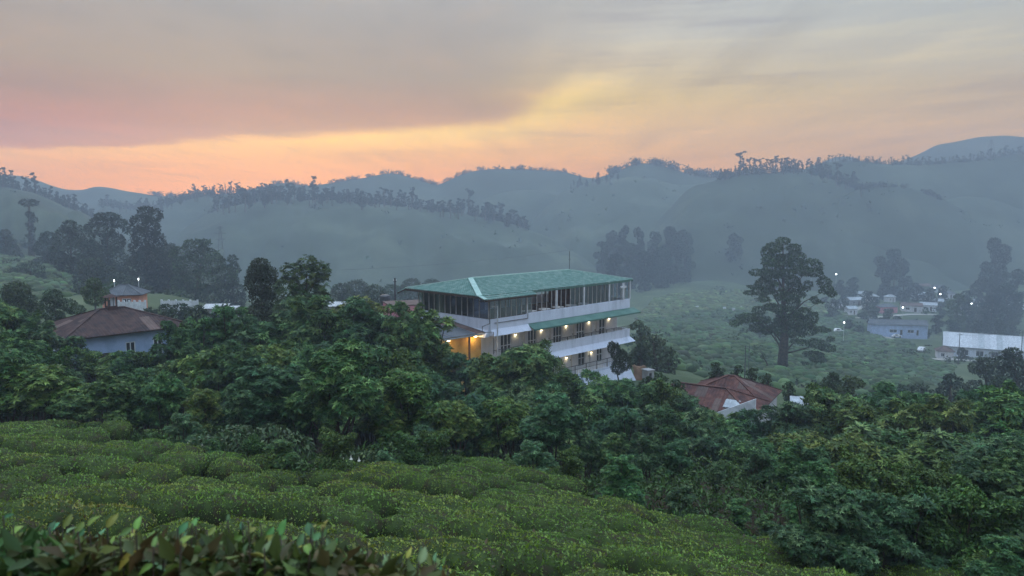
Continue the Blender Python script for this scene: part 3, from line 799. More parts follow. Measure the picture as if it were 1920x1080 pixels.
# behind-left group
LEFT = [
 ('umbrella_tree', 'tall thin tree with a flat umbrella top and tufted trunk', 58, 475, 256, [(53, 380, 17, 7), (57, 402, 8, 6), (62, 412, 9, 5), (53, 422, 7, 7), (62, 430, 8, 6), (58, 444, 8, 8), (62, 456, 9, 8)], 0.7, (0.032, 0.042, 0.028)),
 ('dome_tree', 'broad dome shaped tree beside the umbrella topped crown', 137, 560, 176, [(134, 424, 14, 12), (122, 446, 20, 20), (150, 442, 22, 20), (136, 470, 34, 26), (112, 480, 16, 24), (165, 476, 22, 28), (138, 505, 40, 22)], 0.5, (0.036, 0.055, 0.034)),
 ('flat_topped_tree', 'spreading flat topped tree with open limbs', 205, 560, 182, [(202, 406, 24, 8), (184, 416, 18, 9), (222, 418, 17, 10), (168, 424, 10, 5), (238, 432, 11, 7), (200, 432, 18, 14), (205, 455, 24, 20), (190, 480, 26, 22), (222, 486, 24, 24)], 0.5, (0.032, 0.046, 0.030)),
 ('dense_tree', 'tallest dense dark tree of the group behind the orange house', 277, 560, 169, [(270, 398, 16, 12), (288, 404, 14, 14), (264, 418, 18, 16), (286, 426, 20, 18), (272, 446, 26, 20), (292, 454, 18, 20), (260, 466, 20, 18), (286, 484, 30, 22), (262, 500, 28, 24)], 0.45, (0.028, 0.040, 0.026)),
 ('pale_tree', 'pale green light leaved tree at the right end of the group behind the orange house', 368, 565, 162, [(362, 458, 22, 10), (384, 456, 12, 8), (342, 474, 20, 12), (378, 480, 28, 16), (404, 492, 24, 18), (350, 500, 30, 20), (420, 520, 26, 24), (388, 525, 36, 22), (340, 535, 28, 20)], 0.45, (0.070, 0.095, 0.046)),
 ('bushy_tree', 'dark bushy tree filling the gap between dome and flat topped trees', 92, 540, 202, [(90, 446, 16, 12), (84, 466, 22, 16), (100, 480, 20, 18), (80, 500, 24, 18)], 0.5, (0.034, 0.050, 0.034)),
 ('round_tree', 'small round crowned tree at the left foot of the wooded hill', 14, 520, 230, [(13, 440, 12, 10), (10, 456, 16, 14), (20, 472, 16, 14), (-6, 480, 20, 18), (30, 488, 22, 16)], 0.55, (0.034, 0.050, 0.036)),
 ('edge_tree', 'dark low tree between the dense tree and the pale tree', 318, 560, 173, [(316, 470, 16, 14), (312, 492, 22, 18), (330, 510, 24, 18), (300, 528, 30, 20), (330, 540, 30, 18)], 0.45, (0.034, 0.050, 0.034)),
 ('slim_tree', 'slim dark tree beside the pale tree, leaning over the white fence', 437, 560, 165, [(436, 486, 10, 9), (440, 504, 13, 14), (434, 528, 18, 18), (446, 546, 20, 16)], 0.42, (0.045, 0.062, 0.042)),
 ('broad_tree', 'low broad tree under the dome shaped crown', 60, 560, 159, [(60, 506, 26, 16), (30, 520, 28, 18), (90, 524, 28, 16), (60, 538, 44, 16)], 0.42, (0.040, 0.062, 0.036)),
 ('vine_tree', 'leafy tree under the flat topped crown with drooping foliage', 180, 566, 151, [(178, 500, 26, 18), (200, 520, 26, 20), (160, 526, 26, 20), (235, 532, 28, 18), (262, 545, 24, 14)], 0.4, (0.038, 0.058, 0.036)),
]
for nm, lb, px, br, Y, L, lf, bc in LEFT:
    lobe_tree(nm, lb, px, br, Y, L, 'spray', lf * 1.3, 0.95, bc, tuple(c * 1.5 for c in bc), 0.2, 0.9 if nm.startswith('umbrella') else 0.35, mat_leaf='leaf_far', seed=px, fill=not nm.startswith('umbrella'), tipr=0.45 if nm.startswith('umbrella') else 0.08)
lobe_tree('round_bush', 'dark rounded bush left behind the brown roofed house', 40, 580, 72, [(38, 545, 26, 18), (24, 560, 22, 16), (54, 562, 20, 14), (40, 575, 32, 14)], 'spray', 0.22, 1.1, (0.028, 0.048, 0.024), (0.05, 0.08, 0.03), 0.2, 0.15, fill=True, cat='shrub')
lobe_tree('soft_bush', 'grey green bush between the round bush and the brown roof', 105, 585, 70, [(104, 555, 18, 14), (92, 570, 20, 14), (122, 572, 18, 12), (140, 582, 18, 10)], 'spray', 0.2, 1.0, (0.036, 0.058, 0.030), (0.06, 0.085, 0.04), 0.2, 0.12, fill=True, cat='shrub')
lobe_tree('garden_tree', 'small light green tree before the orange house', 178, 575, 84, [(178, 532, 14, 12), (170, 548, 18, 14), (190, 550, 14, 12), (178, 562, 20, 12)], 'spray', 0.26, 1.0, (0.045, 0.070, 0.030), (0.08, 0.11, 0.05), 0.2, 0.12)
for px, row, Y, s in [(640, 545, 149, 20), (668, 540, 167, 22), (700, 548, 138, 20), (735, 545, 196, 18), (770, 535, 210, 18), (810, 535, 224, 18), (520, 590, 66, 20), (452, 592, 64, 22), (420, 585, 72, 18), (380, 590, 62, 16), (310, 580, 84, 14), (340, 578, 86, 15), (368, 582, 84, 14), (285, 584, 82, 12)]:
    lobe_tree('valley_bush', 'hazy round bush in the hollow behind the thicket and left of the green roof', px, row + 25, Y, [(px, row, s, s * 0.7), (px - s * 0.6, row + s * 0.5, s * 0.8, s * 0.6), (px + s * 0.6, row + s * 0.5, s * 0.8, s * 0.6)], 'spray', 0.4, 0.9, (0.045, 0.068, 0.036), (0.07, 0.095, 0.045), 0.2, 0.12, mat_leaf='leaf_far', cat='shrub', group='bushes in the hollow left of the hotel', fill=True)

# ------------------------------------------------------------------ distant trees along the crests
FAR = []
for i in range(6):
    rs = random.Random(200 + i)
    h = 14.0
    lb = []
    if i < 4:      # tall gum tree: bare stem, clumps on top
        for j in range(11):
            a = rs.uniform(0, 6.28); q = rs.uniform(0.2, 2.3)
            s = rs.uniform(0.55, 1.15)
            lb.append((math.cos(a) * q, math.sin(a) * q, h * rs.uniform(0.45, 0.95), s, s, s * rs.uniform(0.6, 0.9)))
        for j in range(2):
            lb.append((rs.uniform(-0.8, 0.8), rs.uniform(-0.8, 0.8), h * rs.uniform(0.25, 0.5), 0.9, 0.9, 0.8))
    else:          # bushier tree
        for j in range(8):
            a = rs.uniform(0, 6.28); t = j / 8; q = rs.uniform(0.3, 2.0) * (1.1 - t)
            s = rs.uniform(1.5, 2.2) * (1.1 - 0.5 * t)
            lb.append((math.cos(a) * q, math.sin(a) * q, h * (0.15 + 0.75 * t), s, s, s * 0.9))
    cm = spray_mesh('crown', lb, 420 if i < 4 else 750, 0.85, 300 + i, (0.030, 0.042, 0.028), (0.045, 0.06, 0.034), 0.2, 0.55, 0.1)
    tb = MB(); tb.tube([(0, 0, -2), (0.2, 0, h * 0.45), (0, 0.1, h * 0.88)], [0.48, 0.34, 0.14], 6)
    for l in lb[:5]:
        tb.tube([(0.1, 0, max(l[2] - 2.6, 1)), l[:3]], [0.12, 0.05], 5)
    tm = mesh_py('trunk', tb.v, tb.f)
    cm.materials.append(MATS['leaf_far']); tm.materials.append(MATS['bark_grey'])
    FAR.append((cm, tm, h))

def far_tree(kind, x, y, z, hgt, label, group, name='gum_tree', wide=1.0):
    cm, tm, h = FAR[kind]
    t = thing(name, label, 'tree', (x, y, z), random.uniform(0, 6.28), group)
    s = hgt / h; t.scale = (s * wide, s * wide, s)
    link('trunk', tm, None, t); link('crown', cm, None, t)

def crest(key, lo, hi, n, hrange, label, group, kinds=(0, 1, 2, 3, 4, 5), back=6, front=26, wide=1.0, sink=0.3):
    _, Yc = hillz(key, 0)
    for i in range(n):
        px = lo + (hi - lo) * (i + random.random()) / n
        z, Y = hillz(key, px)
        dy = random.uniform(-front, back)
        hgt = random.uniform(*hrange) * 0.76
        if random.random() < 0.12: hgt *= 1.45
        y = Y + dy
        far_tree(random.choice(kinds), (px - 960) / F * y, y, z - abs(dy) * 0.10 - sink, hgt, label, group, wide=wide)

crest('mid', 405, 700, 48, (10, 17), 'gum tree in the belt along the crest of the hill behind the hotel', 'trees on the crest of the middle hill', front=40, wide=1.25)
crest('mid', 700, 985, 44, (9, 17), 'gum tree in the belt along the crest of the hill behind the hotel', 'trees on the crest of the middle hill', (0, 1, 2, 3, 4), front=30, wide=1.15)
for px, hh in ((590, 24), (775, 22), (880, 25), (455, 20), (545, 20), (940, 18)):
    z, Y = hillz('mid', px)
    far_tree(px % 4, (px - 960) / F * Y, Y, z - 0.5, hh * 0.76, 'gum tree in the belt along the crest of the hill behind the hotel', 'trees on the crest of the middle hill', wide=0.95)
crest('left', -60, 185, 34, (7, 13), 'slender tree on the sloping crest of the leftmost hill', 'trees on the leftmost hill', (0, 1, 2, 3, 4), front=20)
for px, hh in ((10, 15), (30, 15), (73, 17), (145, 13)):
    z, Y = hillz('left', px)
    far_tree(px % 4, (px - 960) / F * Y, Y, z - 0.5, hh * 0.76, 'slender tree on the sloping crest of the leftmost hill', 'trees on the leftmost hill')
crest('left_wood', 190, 520, 40, (8, 14), 'hazy tree on the far wooded ridge left of the middle hill', 'trees on the far left ridge', front=50)
crest('right_mid', 1345, 1385, 8, (8, 12), 'tree in the clump on the rounded hilltop right of the hotel', 'trees on the right rounded hill', front=14)
crest('right_mid', 1380, 1515, 22, (10, 17), 'tree in the clump on the rounded hilltop right of the hotel', 'trees on the right rounded hill', (0, 1, 2, 3), front=10, wide=1.1)
crest('right_mid', 1515, 1610, 18, (8, 13), 'tree in the clump on the rounded hilltop right of the hotel', 'trees on the right rounded hill', (4, 5, 0), front=40, wide=1.1)
crest('right_ridge', 1540, 1930, 62, (5, 8.5), 'small tree on the long ridge below the faint far peak', 'trees on the right ridge', (0, 1, 2, 3), front=10, wide=1.1)
crest('centre_right', 1065, 1160, 14, (6, 11), 'small tree on the left shoulder of the hill behind the hotel roof', 'trees on the shoulder behind the hotel', (3, 4, 5), front=30)
# woods too far to count
wb_v = []; wb_f = []; wb_c = []; cnt = 0
for key, lo, hi, n, hh in (('right_back', 1140, 1400, 90, (6, 12)), ('centre_far', 480, 1100, 120, (4, 8)), ('left_far', 290, 450, 30, (5, 9)), ('right_inner', 1610, 1760, 30, (4, 7)), ('mid', 400, 990, 130, (5, 10)), ('left', -60, 190, 60, (4, 8)), ('left_wood', 190, 520, 80, (5, 11)), ('right_mid', 1345, 1610, 80, (5, 9)), ('right_ridge', 1535, 1990, 110, (3, 6))):
    for i in range(n):
        px = random.uniform(lo, hi); z, Y = hillz(key, px); y = Y - random.uniform(0, 3); hgt = random.uniform(*hh) * 0.76
        rs = np.random.default_rng(i + abs(int(lo)))
        m = 46
        P = rs.normal(size=(m, 3)) * np.array([0.24, 0.24, 0.2]) * hgt + np.array([(px - 960) / F * y, y, z - 1.0 + hgt * 0.34])
        L = np.full(m, 0.22 * hgt)
        v, f = leaf_arrays(P, rs.normal(size=(m, 3)) + np.array([0, 0, 0.6]), rs.normal(size=(m, 3)), L, L * 0.8)
        wb_v.append(v); wb_f.append(f + cnt); cnt += len(v)
wv = np.concatenate(wb_v)
o = link('distant_wood', mesh_np('distant_wood', wv, np.concatenate(wb_f), np.tile(np.array([0.032, 0.046, 0.030]), (len(wv), 1))), MATS['leaf_far'])
tag(o, 'fringe of far off trees along the hazy mountain skyline', 'woodland'); o['kind'] = 'stuff'

sv = []; sf = []; sc2 = []; cnt = 0
rs = np.random.default_rng(77)
for key, n in (('mid', 90), ('right_mid', 120), ('right_ridge', 220), ('centre_right', 90), ('left', 80), ('right_inner', 60), ('right_green', 60)):
    V = HILLV[key]; hh, ww = V.shape[:2]
    for i in range(n):
        a = rs.integers(3, hh - 1); b = rs.integers(12, ww - 12)
        q = V[a, b] + (V[a - 1, b + 1] - V[a, b]) * rs.random()
        if VN.fbm(q[0] / 45, q[1] / 45 + 7, 2) < 0.04: continue
        s_ = rs.uniform(0.8, 1.8); m_ = 10
        P = rs.normal(size=(m_, 3)) * np.array([0.6, 0.6, 0.45]) * s_ + q + np.array([0, 0, s_ * 0.5])
        L_ = np.full(m_, s_ * 0.9)
        v, f = leaf_arrays(P, rs.normal(size=(m_, 3)) + np.array([0, 0, 0.4]), rs.normal(size=(m_, 3)) + np.array([0, 0, 0.6]), L_, L_ * 0.8)
        sv.append(v); sf.append(f + cnt); cnt += len(v); sc2.append(np.repeat(colour(rs, 1, (0.050, 0.070, 0.042), 0.25), len(v), axis=0))
o = link('hillside_scrub', mesh_np('hillside_scrub', np.concatenate(sv), np.concatenate(sf), np.concatenate(sc2)), MATS['leaf_far'])
tag(o, 'scattered dark scrub over the hazy hill slopes', 'scrub'); o['kind'] = 'stuff'

sv = []; sf = []; sc2 = []; cnt = 0
for i in range(1500):
    pa = rs.uniform(-60, 1980); Yq = math.exp(rs.uniform(math.log(115), math.log(440)))
    x_ = (pa - 960) / F * Yq
    if VN.fbm(x_ / 22, Yq / 22 + 3, 2) < 0.08: continue
    q = np.array([x_, Yq, g(x_, Yq)]); s_ = rs.uniform(0.5, 1.5) * (0.7 + Yq / 400); m_ = 22
    P = rs.normal(size=(m_, 3)) * np.array([0.6, 0.6, 0.4]) * s_ + q + np.array([0, 0, s_ * 0.45])
    L_ = np.full(m_, s_ * 0.6)
    v, f = leaf_arrays(P, rs.normal(size=(m_, 3)) + np.array([0, 0, 0.4]), rs.normal(size=(m_, 3)) + np.array([0, 0, 0.6]), L_, L_ * 0.8)
    sv.append(v); sf.append(f + cnt); cnt += len(v); sc2.append(np.repeat(colour(rs, 1, (0.045, 0.068, 0.034), 0.3), len(v), axis=0))
o = link('valley_scrub', mesh_np('valley_scrub', np.concatenate(sv), np.concatenate(sf), np.concatenate(sc2)), MATS['leaf_far'])
tag(o, 'patchy low scrub over the valley floor and lower slopes', 'scrub'); o['kind'] = 'stuff'

# clumps in the valley behind the hotel and around the village
def clump(spots, label, group, name='valley_tree', leaf=0.8, base=(0.034, 0.050, 0.034)):
    for (px, top, bot, Y, w) in spots:
        h = bot - top; rq = random.Random(int(px * 3 + Y)); lean = rq.uniform(-0.25, 0.25) * w
        L = [(px + lean, top + h * 0.10, w * 0.34, h * 0.10)]
        for q_ in range(11):
            f_ = 0.14 + 0.72 * q_ / 10; wd = w * (0.45 + 0.75 * f_ - 0.35 * f_ * f_)
            L.append((px + lean * (1 - f_) + rq.uniform(-0.75, 0.75) * wd, top + h * f_, w * rq.uniform(0.28, 0.5), h * rq.uniform(0.08, 0.15)))
        lobe_tree(name, label, px, bot, Y, L, 'spray', leaf, 0.8, base, tuple(c * 1.4 for c in base), 0.2, 0.35, mat_leaf='leaf_far', group=group, seed=int(px + Y), fill=True)
clump([(1130, 452, 505, 420, 20), (1152, 432, 505, 430, 22), (1170, 422, 505, 425, 17), (1198, 425, 505, 430, 13), (1225, 434, 505, 420, 20), (1258, 424, 505, 425, 24), (1285, 430, 508, 430, 20), (1180, 455, 515, 406, 26), (1240, 462, 518, 406, 26), (1210, 470, 525, 392, 24), (1150, 475, 525, 378, 24)],
      'hazy grey tree in the clump on the valley side behind the hotel', 'trees in the valley clump behind the hotel')
clump([(1372, 437, 500, 450, 20)], 'lone conical hazy tree on the slope above the village', None, leaf=1.0)
clump([(1675, 466, 545, 406, 26)], 'big rounded hazy tree above the village roofs', None, 'village_tree')
clump([(1655, 480, 548, 409, 18), (1694, 484, 548, 399, 18)], 'hazy tree flanking the big rounded tree of the village', 'trees flanking the big village tree', 'village_tree')
clump([(1870, 446, 555, 364, 34)], 'tall hazy tree at the far right of the valley', None, 'village_tree')
clump([(1840, 520, 575, 350, 26), (1890, 530, 585, 329, 30), (1905, 505, 560, 343, 26), (1818, 545, 590, 329, 18), (1858, 552, 600, 308, 24)], 'dark village tree below the tall hazy tree', 'trees below the tall hazy tree', 'village_tree')
clump([(1795, 550, 598, 301, 24)], 'light green leafy tree among the village houses', None, 'village_tree', 0.6, (0.060, 0.085, 0.036))
clump([(1600, 520, 560, 396, 18), (1625, 545, 572, 361, 14), (1580, 525, 565, 385, 16), (1720, 530, 560, 396, 20), (1745, 540, 570, 372, 18), (1770, 535, 560, 385, 14), (1560, 560, 600, 336, 16), (1640, 575, 606, 330, 18), (1665, 578, 606, 325, 14), (1755, 590, 615, 312, 18), (1785, 600, 625, 288, 18), (1830, 600, 630, 283, 18), (1880, 600, 640, 276, 24), (1610, 610, 634, 288, 14), (1590, 600, 630, 294, 12)],
      'low dark tree between the village houses', 'low trees between the village houses', 'village_tree', 0.7)
clump([(1548, 556, 590, 380, 14), (1585, 560, 592, 360, 12), (1618, 584, 612, 340, 14), (1680, 592, 612, 330, 12), (1720, 598, 622, 320, 14), (1735, 612, 636, 300, 14), (1765, 566, 592, 350, 12), (1815, 606, 634, 310, 14), (1845, 596, 626, 320, 16), (1900, 600, 634, 310, 18), (1640, 556, 580, 370, 12), (1700, 566, 588, 360, 10), (1545, 610, 640, 300, 12), (1600, 640, 664, 270, 12), (1660, 652, 676, 250, 12), (1740, 646, 672, 250, 12)],
      'low dark tree between the village houses', 'low trees between the village houses', 'village_tree', 0.8, (0.042, 0.062, 0.036))
clump([(1808, 652, 690, 224, 14)], 'small round tree standing before the long white shed', None, 'shed_tree', 0.5)
clump([(1850, 668, 760, 100, 40), (1905, 650, 760, 95, 44), (1780, 700, 775, 95, 34), (1815, 720, 790, 80, 34), (1870, 705, 790, 78, 40), (1730, 718, 775, 90, 30), (1690, 722, 775, 88, 26), (1920, 720, 800, 70, 40)],
      'dark leafy tree on the slope below the long white shed', 'trees on the slope below the white shed', 'slope_tree', 0.42, (0.036, 0.058, 0.034))
clump([(1560, 698, 770, 66, 32), (1600, 705, 770, 64, 34), (1530, 722, 775, 60, 24), (1640, 735, 790, 62, 30)], 'yellow green bush right of the red roofed house', 'bushes right of the red roofed house', 'slope_bush', 0.3, (0.060, 0.085, 0.030))
clump([(1440, 700, 745, 66, 18), (1480, 715, 760, 62, 20), (1410, 690, 735, 68, 16), (1240, 700, 745, 54, 22), (1215, 705, 750, 52, 20), (1270, 712, 755, 52, 22), (1345, 680, 715, 70, 18), (1380, 684, 720, 72, 16)], 'leafy green bush pressed against the red roofed house', 'bushes against the red roofed house', 'house_bush', 0.26, (0.050, 0.078, 0.030))
clump([(1203, 600, 660, 92, 26), (1228, 628, 680, 86, 30), (1198, 640, 700, 80, 28), (1252, 650, 692, 84, 26)], 'hazy bush on the bank beyond the hotel end', 'bushes on the bank beyond the hotel', 'bank_bush', 0.36, (0.065, 0.088, 0.045))
lobe_tree('leaning_tree', 'thin leaning bare limbed tree beside the big lone tree', 1440, 690, 136, [(1422, 650, 9, 4), (1412, 662, 8, 4), (1430, 668, 7, 4)], 'spray', 0.3, 0.35, (0.035, 0.055, 0.028), (0.05, 0.07, 0.03), 0.2, 0.16, seed=77)

# ------------------------------------------------------------------ tea field
def tea_variant(seed):
    rs = np.random.default_rng(seed)
    # core: flat topped mound
    nu, nv = 20, 9
    V = []
    rx, ry, h = 0.80, 0.72, 0.88
    for j in range(nv):
        t = j / (nv - 1)
        rad = [0.50, 0.74, 0.92, 1.0, 0.97, 0.86, 0.64, 0.33, 0.02][j]
        zz = [-0.25, 0.15, 0.42, 0.62, 0.77, 0.88, 0.95, 0.985, 1.0][j] * h
        for i in range(nu):
            a = 2 * math.pi * i / nu
            k = rad * (1 + 0.10 * math.sin(3 * a + seed) + 0.06 * math.sin(5 * a + 2.3 * seed)) * (1 + rs.normal() * 0.03)
            V.append((math.cos(a) * rx * k, math.sin(a) * ry * k, zz + rs.normal() * 0.015))
    f = [(j * nu + i, j * nu + (i + 1) % nu, (j + 1) * nu + (i + 1) % nu, (j + 1) * nu + i) for j in range(nv - 1) for i in range(nu)]
    V = np.array(V)
    core = mesh_np('core', V, np.array(f), smooth=True); core.materials.append(MATS['tea_core'])
    # leaves on the shell, mostly upright shoots on top
    q = np.array(f); n = 7000
    A, B, C, D = (V[q[:, i]] for i in range(4))
    nr = np.cross(C - A, D - B); ar = np.linalg.norm(nr, axis=1); nr = norm(nr)
    if nr[:, 2].mean() < 0: nr = -nr
    w = ar * np.where(A[:, 2] < 0.22, 0.10, 1.0)
    i = rs.choice(len(q), n, p=w / w.sum())
    u, v = rs.random((n, 1)), rs.random((n, 1))
    P = (A[i] * (1 - u) + B[i] * u) * (1 - v) + (D[i] * (1 - u) + C[i] * u) * v
    N = nr[i]
    d = norm(N * 0.15 + rs.normal(size=(n, 3)) * 0.6 + np.array([0, 0, 0.15]))
    nn = norm(N * 1.0 + rs.normal(size=(n, 3)) * 0.26 + np.array([0, 0, 0.25]))
    L = 0.046 * np.exp(rs.normal(size=n) * 0.28)
    vv, ff = leaf_arrays(P - N * 0.02, d, nn, L, L * 0.46, 0.15)
    cl = colour(rs, n, (0.170, 0.272, 0.041), 0.11, (0.215, 0.318, 0.050), 0.1)
    br = rs.random(n) < 0.035
    cl[br] = np.array([0.10, 0.075, 0.035])
    lm = mesh_np('leaves', vv, ff, np.repeat(cl, 4, axis=0)); lm.materials.append(MATS['leaf_tea'])
    return core, lm

TEA = [tea_variant(500 + i) for i in range(7)]
rd = Vector((8.6, -2.6)).normalized(); rn = Vector((-rd.y, rd.x))     # along the row / across the rows
nb = 0
import itertools
for ir in range(-2, 30):
    off = ir * 1.42 + (0.38 if ir % 3 == 0 else 0.0) + 2.5 + random.uniform(-0.08, 0.08)
    curve_ph = random.uniform(0, 6)
    s = -36.0 + random.uniform(0, 1)
    gap = 0.8 if ir % 3 else 1.25
    while s < 30:
        w = 0.9 * math.sin(s * 0.23 + off * 0.22) + 0.3 * math.sin(s * 0.55 + off * 0.4)
        p = rd * s + rn * (off + w)
        x, y = p.x + random.uniform(-0.08, 0.08), p.y + random.uniform(-0.10, 0.10)
        step = random.uniform(1.05, 1.30)
        if random.random() < 0.035: step += 0.5
        s += step
        if y < 4.2 or y > 36: continue
        z = g(x, y)
        pxx, row = PX(x, y), ROW(z + 0.8, y)
        if not (-110 < pxx < 2030) or row < ed(pxx) + 2 or row > 1190: continue
        gz = 0.4
        nx = (g(x - gz, y) - g(x + gz, y)) / (2 * gz); ny = (g(x, y - gz) - g(x, y + gz)) / (2 * gz)
        q = Vector((nx * 0.85, ny * 0.85, 1)).normalized().to_track_quat('Z', 'Y')
        core, lm = TEA[nb % 7]
        grp = 'tea bushes of the near field'
        zone = 'on the bright lower slope' if y < 12 else ('in the middle rows of the slope' if y < 17 else 'in the far rows along the thicket')
        t = thing('tea_bush', 'clipped tea bush ' + zone, 'tea bush', (x, y, z - 0.05), 0, 'tea bushes ' + zone)
        t.rotation_mode = 'QUATERNION'
        sc_ = random.uniform(0.94, 1.16)
        az = math.atan2(rd.y, rd.x) + random.uniform(-0.15, 0.15) + (math.pi if random.random() < 0.5 else 0)
        t.rotation_quaternion = q @ Matrix.Rotation(az, 3, 'Z').to_quaternion()
        t.scale = (sc_ * 1.06 * random.uniform(0.95, 1.1), sc_ * (1.13 - gap * 0.33), random.uniform(0.95, 1.28))
        link('core', core, None, t); link('leaves', lm, None, t)
        nb += 1
print('TEA BUSHES', nb)

# tea rows in the valley, too far off to count the bushes
def tea_far(name, label, poly, n, seed, size=1.0, rowdir=0.4, spacing=2.2):
    rs = np.random.default_rng(seed)
    V = []; Fc = []; C = []; c = 0
    P = np.array([(W(a, b, 1).x / W(a, b, 1).z, 1) for a, b in poly]) if False else None
    pts = [hit(a, b) for a, b in poly]
    xs = np.array([p.x for p in pts]); ys = np.array([p.y for p in pts])
    K = 0
    base = np.array([(math.cos(a) * r, math.sin(a) * r, z) for r, z in ((1.0, 0.1), (0.92, 0.55), (0.6, 0.85)) for a in np.linspace(0, 2 * math.pi, 8)[:-1]] + [(0, 0, 0.9)])
    fb = [(j * 7 + i, j * 7 + (i + 1) % 7, (j + 1) * 7 + (i + 1) % 7) for j in range(2) for i in range(7)] + [(j * 7 + i, (j + 1) * 7 + (i + 1) % 7, (j + 1) * 7 + i) for j in range(2) for i in range(7)] + [(14 + i, 14 + (i + 1) % 7, 21) for i in range(7)]
    fb = np.array(fb)
    m = n * 6
    X_ = rs.uniform(xs.min(), xs.max(), m); Y_ = rs.uniform(ys.min(), ys.max(), m)
    # snap to wavy rows
    ca, sa = math.cos(rowdir), math.sin(rowdir)
    u = X_ * ca + Y_ * sa; v = -X_ * sa + Y_ * ca
    wv = VN.fbm(u / 40, v / 40 + seed, 2) * 9
    v = np.round((v + wv) / spacing) * spacing - wv
    X_ = u * ca - v * sa; Y_ = u * sa + v * ca
    ins = np.zeros(m, bool); j = len(xs) - 1
    for i in range(len(xs)):
        cnd = ((ys[i] > Y_) != (ys[j] > Y_)) & (X_ < (xs[j] - xs[i]) * (Y_ - ys[i]) / (ys[j] - ys[i] + 1e-9) + xs[i])
        ins ^= cnd; j = i
    X_, Y_ = X_[ins][:n], Y_[ins][:n]; m = len(X_)
    Zg = ground(X_, Y_)
    s = size * (0.75 + 0.5 * rs.random(m))
    vv = base[None] * np.stack([s * 1.15, s, s * (0.8 + 0.4 * rs.random(m))], -1)[:, None, :]
    vv = vv * (1 + rs.normal(size=vv.shape) * 0.08)
    vv = vv + np.stack([X_, Y_, Zg - 0.1], -1)[:, None, :]
    ff = (fb[None] + (np.arange(m) * 22)[:, None, None]).reshape(-1, 3)
    cl = colour(rs, m, (0.075, 0.110, 0.042), 0.30)
    o = link(name, mesh_np(name, vv.reshape(-1, 3), ff, np.repeat(cl, 22, axis=0), smooth=False), MATS['leaf_far'])
    tag(o, label, 'tea field'); o['kind'] = 'stuff'
tea_far('tea_rows', 'hazy tea rows on the slope between hotel and lone tree', [(1190, 690), (1200, 600), (1300, 584), (1560, 586), (1640, 625), (1700, 640), (1790, 690), (1700, 730), (1500, 745), (1300, 700)], 8000, 3, 1.0, 0.25, 3.0)
tea_far('tea_rows', 'faint tea rows on the far side of the lone tree towards the village', [(1190, 600), (1230, 560), (1330, 548), (1480, 552), (1560, 575), (1600, 600), (1560, 590), (1300, 586)], 5000, 8, 1.3, 0.35, 3.6)
tea_far('tea_rows', 'dim tea rows on the left slope under the group of trees', [(-120, 560), (-120, 478), (60, 482), (150, 520), (120, 560)], 1500, 4, 0.85, -0.2)

# ------------------------------------------------------------------ nearest tea bush with single leaves
def big_leaf(seed):
    rs = random.Random(seed); n = 7
    V = []; Fc = []
    bendx = rs.uniform(0.05, 0.75); fold = rs.uniform(0.15, 0.75)
    for i in range(n):
        t = i / (n - 1)
        w = 0.235 * math.sin(math.pi * min(t * 0.93 + 0.05, 1.0)) ** 0.85 * (1.12 - 0.35 * t) * (0.93 if i % 2 else 1.05)
        if i == n - 1: w = 0.006
        yy = t; zz = -bendx * t * t + 0.02 * math.sin(t * 9 + seed)
        V += [(-w, yy, zz + fold * w), (0, yy, zz), (w, yy, zz + fold * w)]
    for i in range(n - 1):
        a = i * 3
        Fc += [(a, a + 1, a + 4, a + 3), (a + 1, a + 2, a + 5, a + 4)]
    me = mesh_py('leaf', V, Fc)
    me.polygons.foreach_set('use_smooth', np.ones(len(me.polygons), bool))
    c = me.color_attributes.new('Col', 'FLOAT_COLOR', 'POINT')
    b = [(0.070, 0.105, 0.030), (0.075, 0.115, 0.036), (0.115, 0.135, 0.030), (0.050, 0.085, 0.040), (0.045, 0.060, 0.030), (0.090, 0.085, 0.040), (0.060, 0.110, 0.060), (0.10, 0.12, 0.08)][seed % 8]
    cc = np.ones((len(V), 4), np.float32)
    cc[:, :3] = b
    cc[1::3, :3] = np.array(b) * 1.35          # paler midrib
    c.data.foreach_set('color', cc.ravel())
    me.materials.append(MATS['leaf_near'])
    return me
BL = [big_leaf(i) for i in range(8)]
NEAR_TOP = [(-200, 978), (0, 978), (150, 990), (300, 984), (450, 990), (600, 1002), (700, 1024), (800, 1052), (880, 1082), (960, 1130), (1040, 1200)]
near_specs = [(-40, 'tea bush with large glossy leaves, leftmost of the close hedge'), (210, 'close tea bush with large leaves, second along the close hedge from its left end'),
              (460, 'close tea bush with tall shoots in the middle of the near hedge'), (700, 'close tea bush with yellow green leaves at the low right end of the near hedge')]
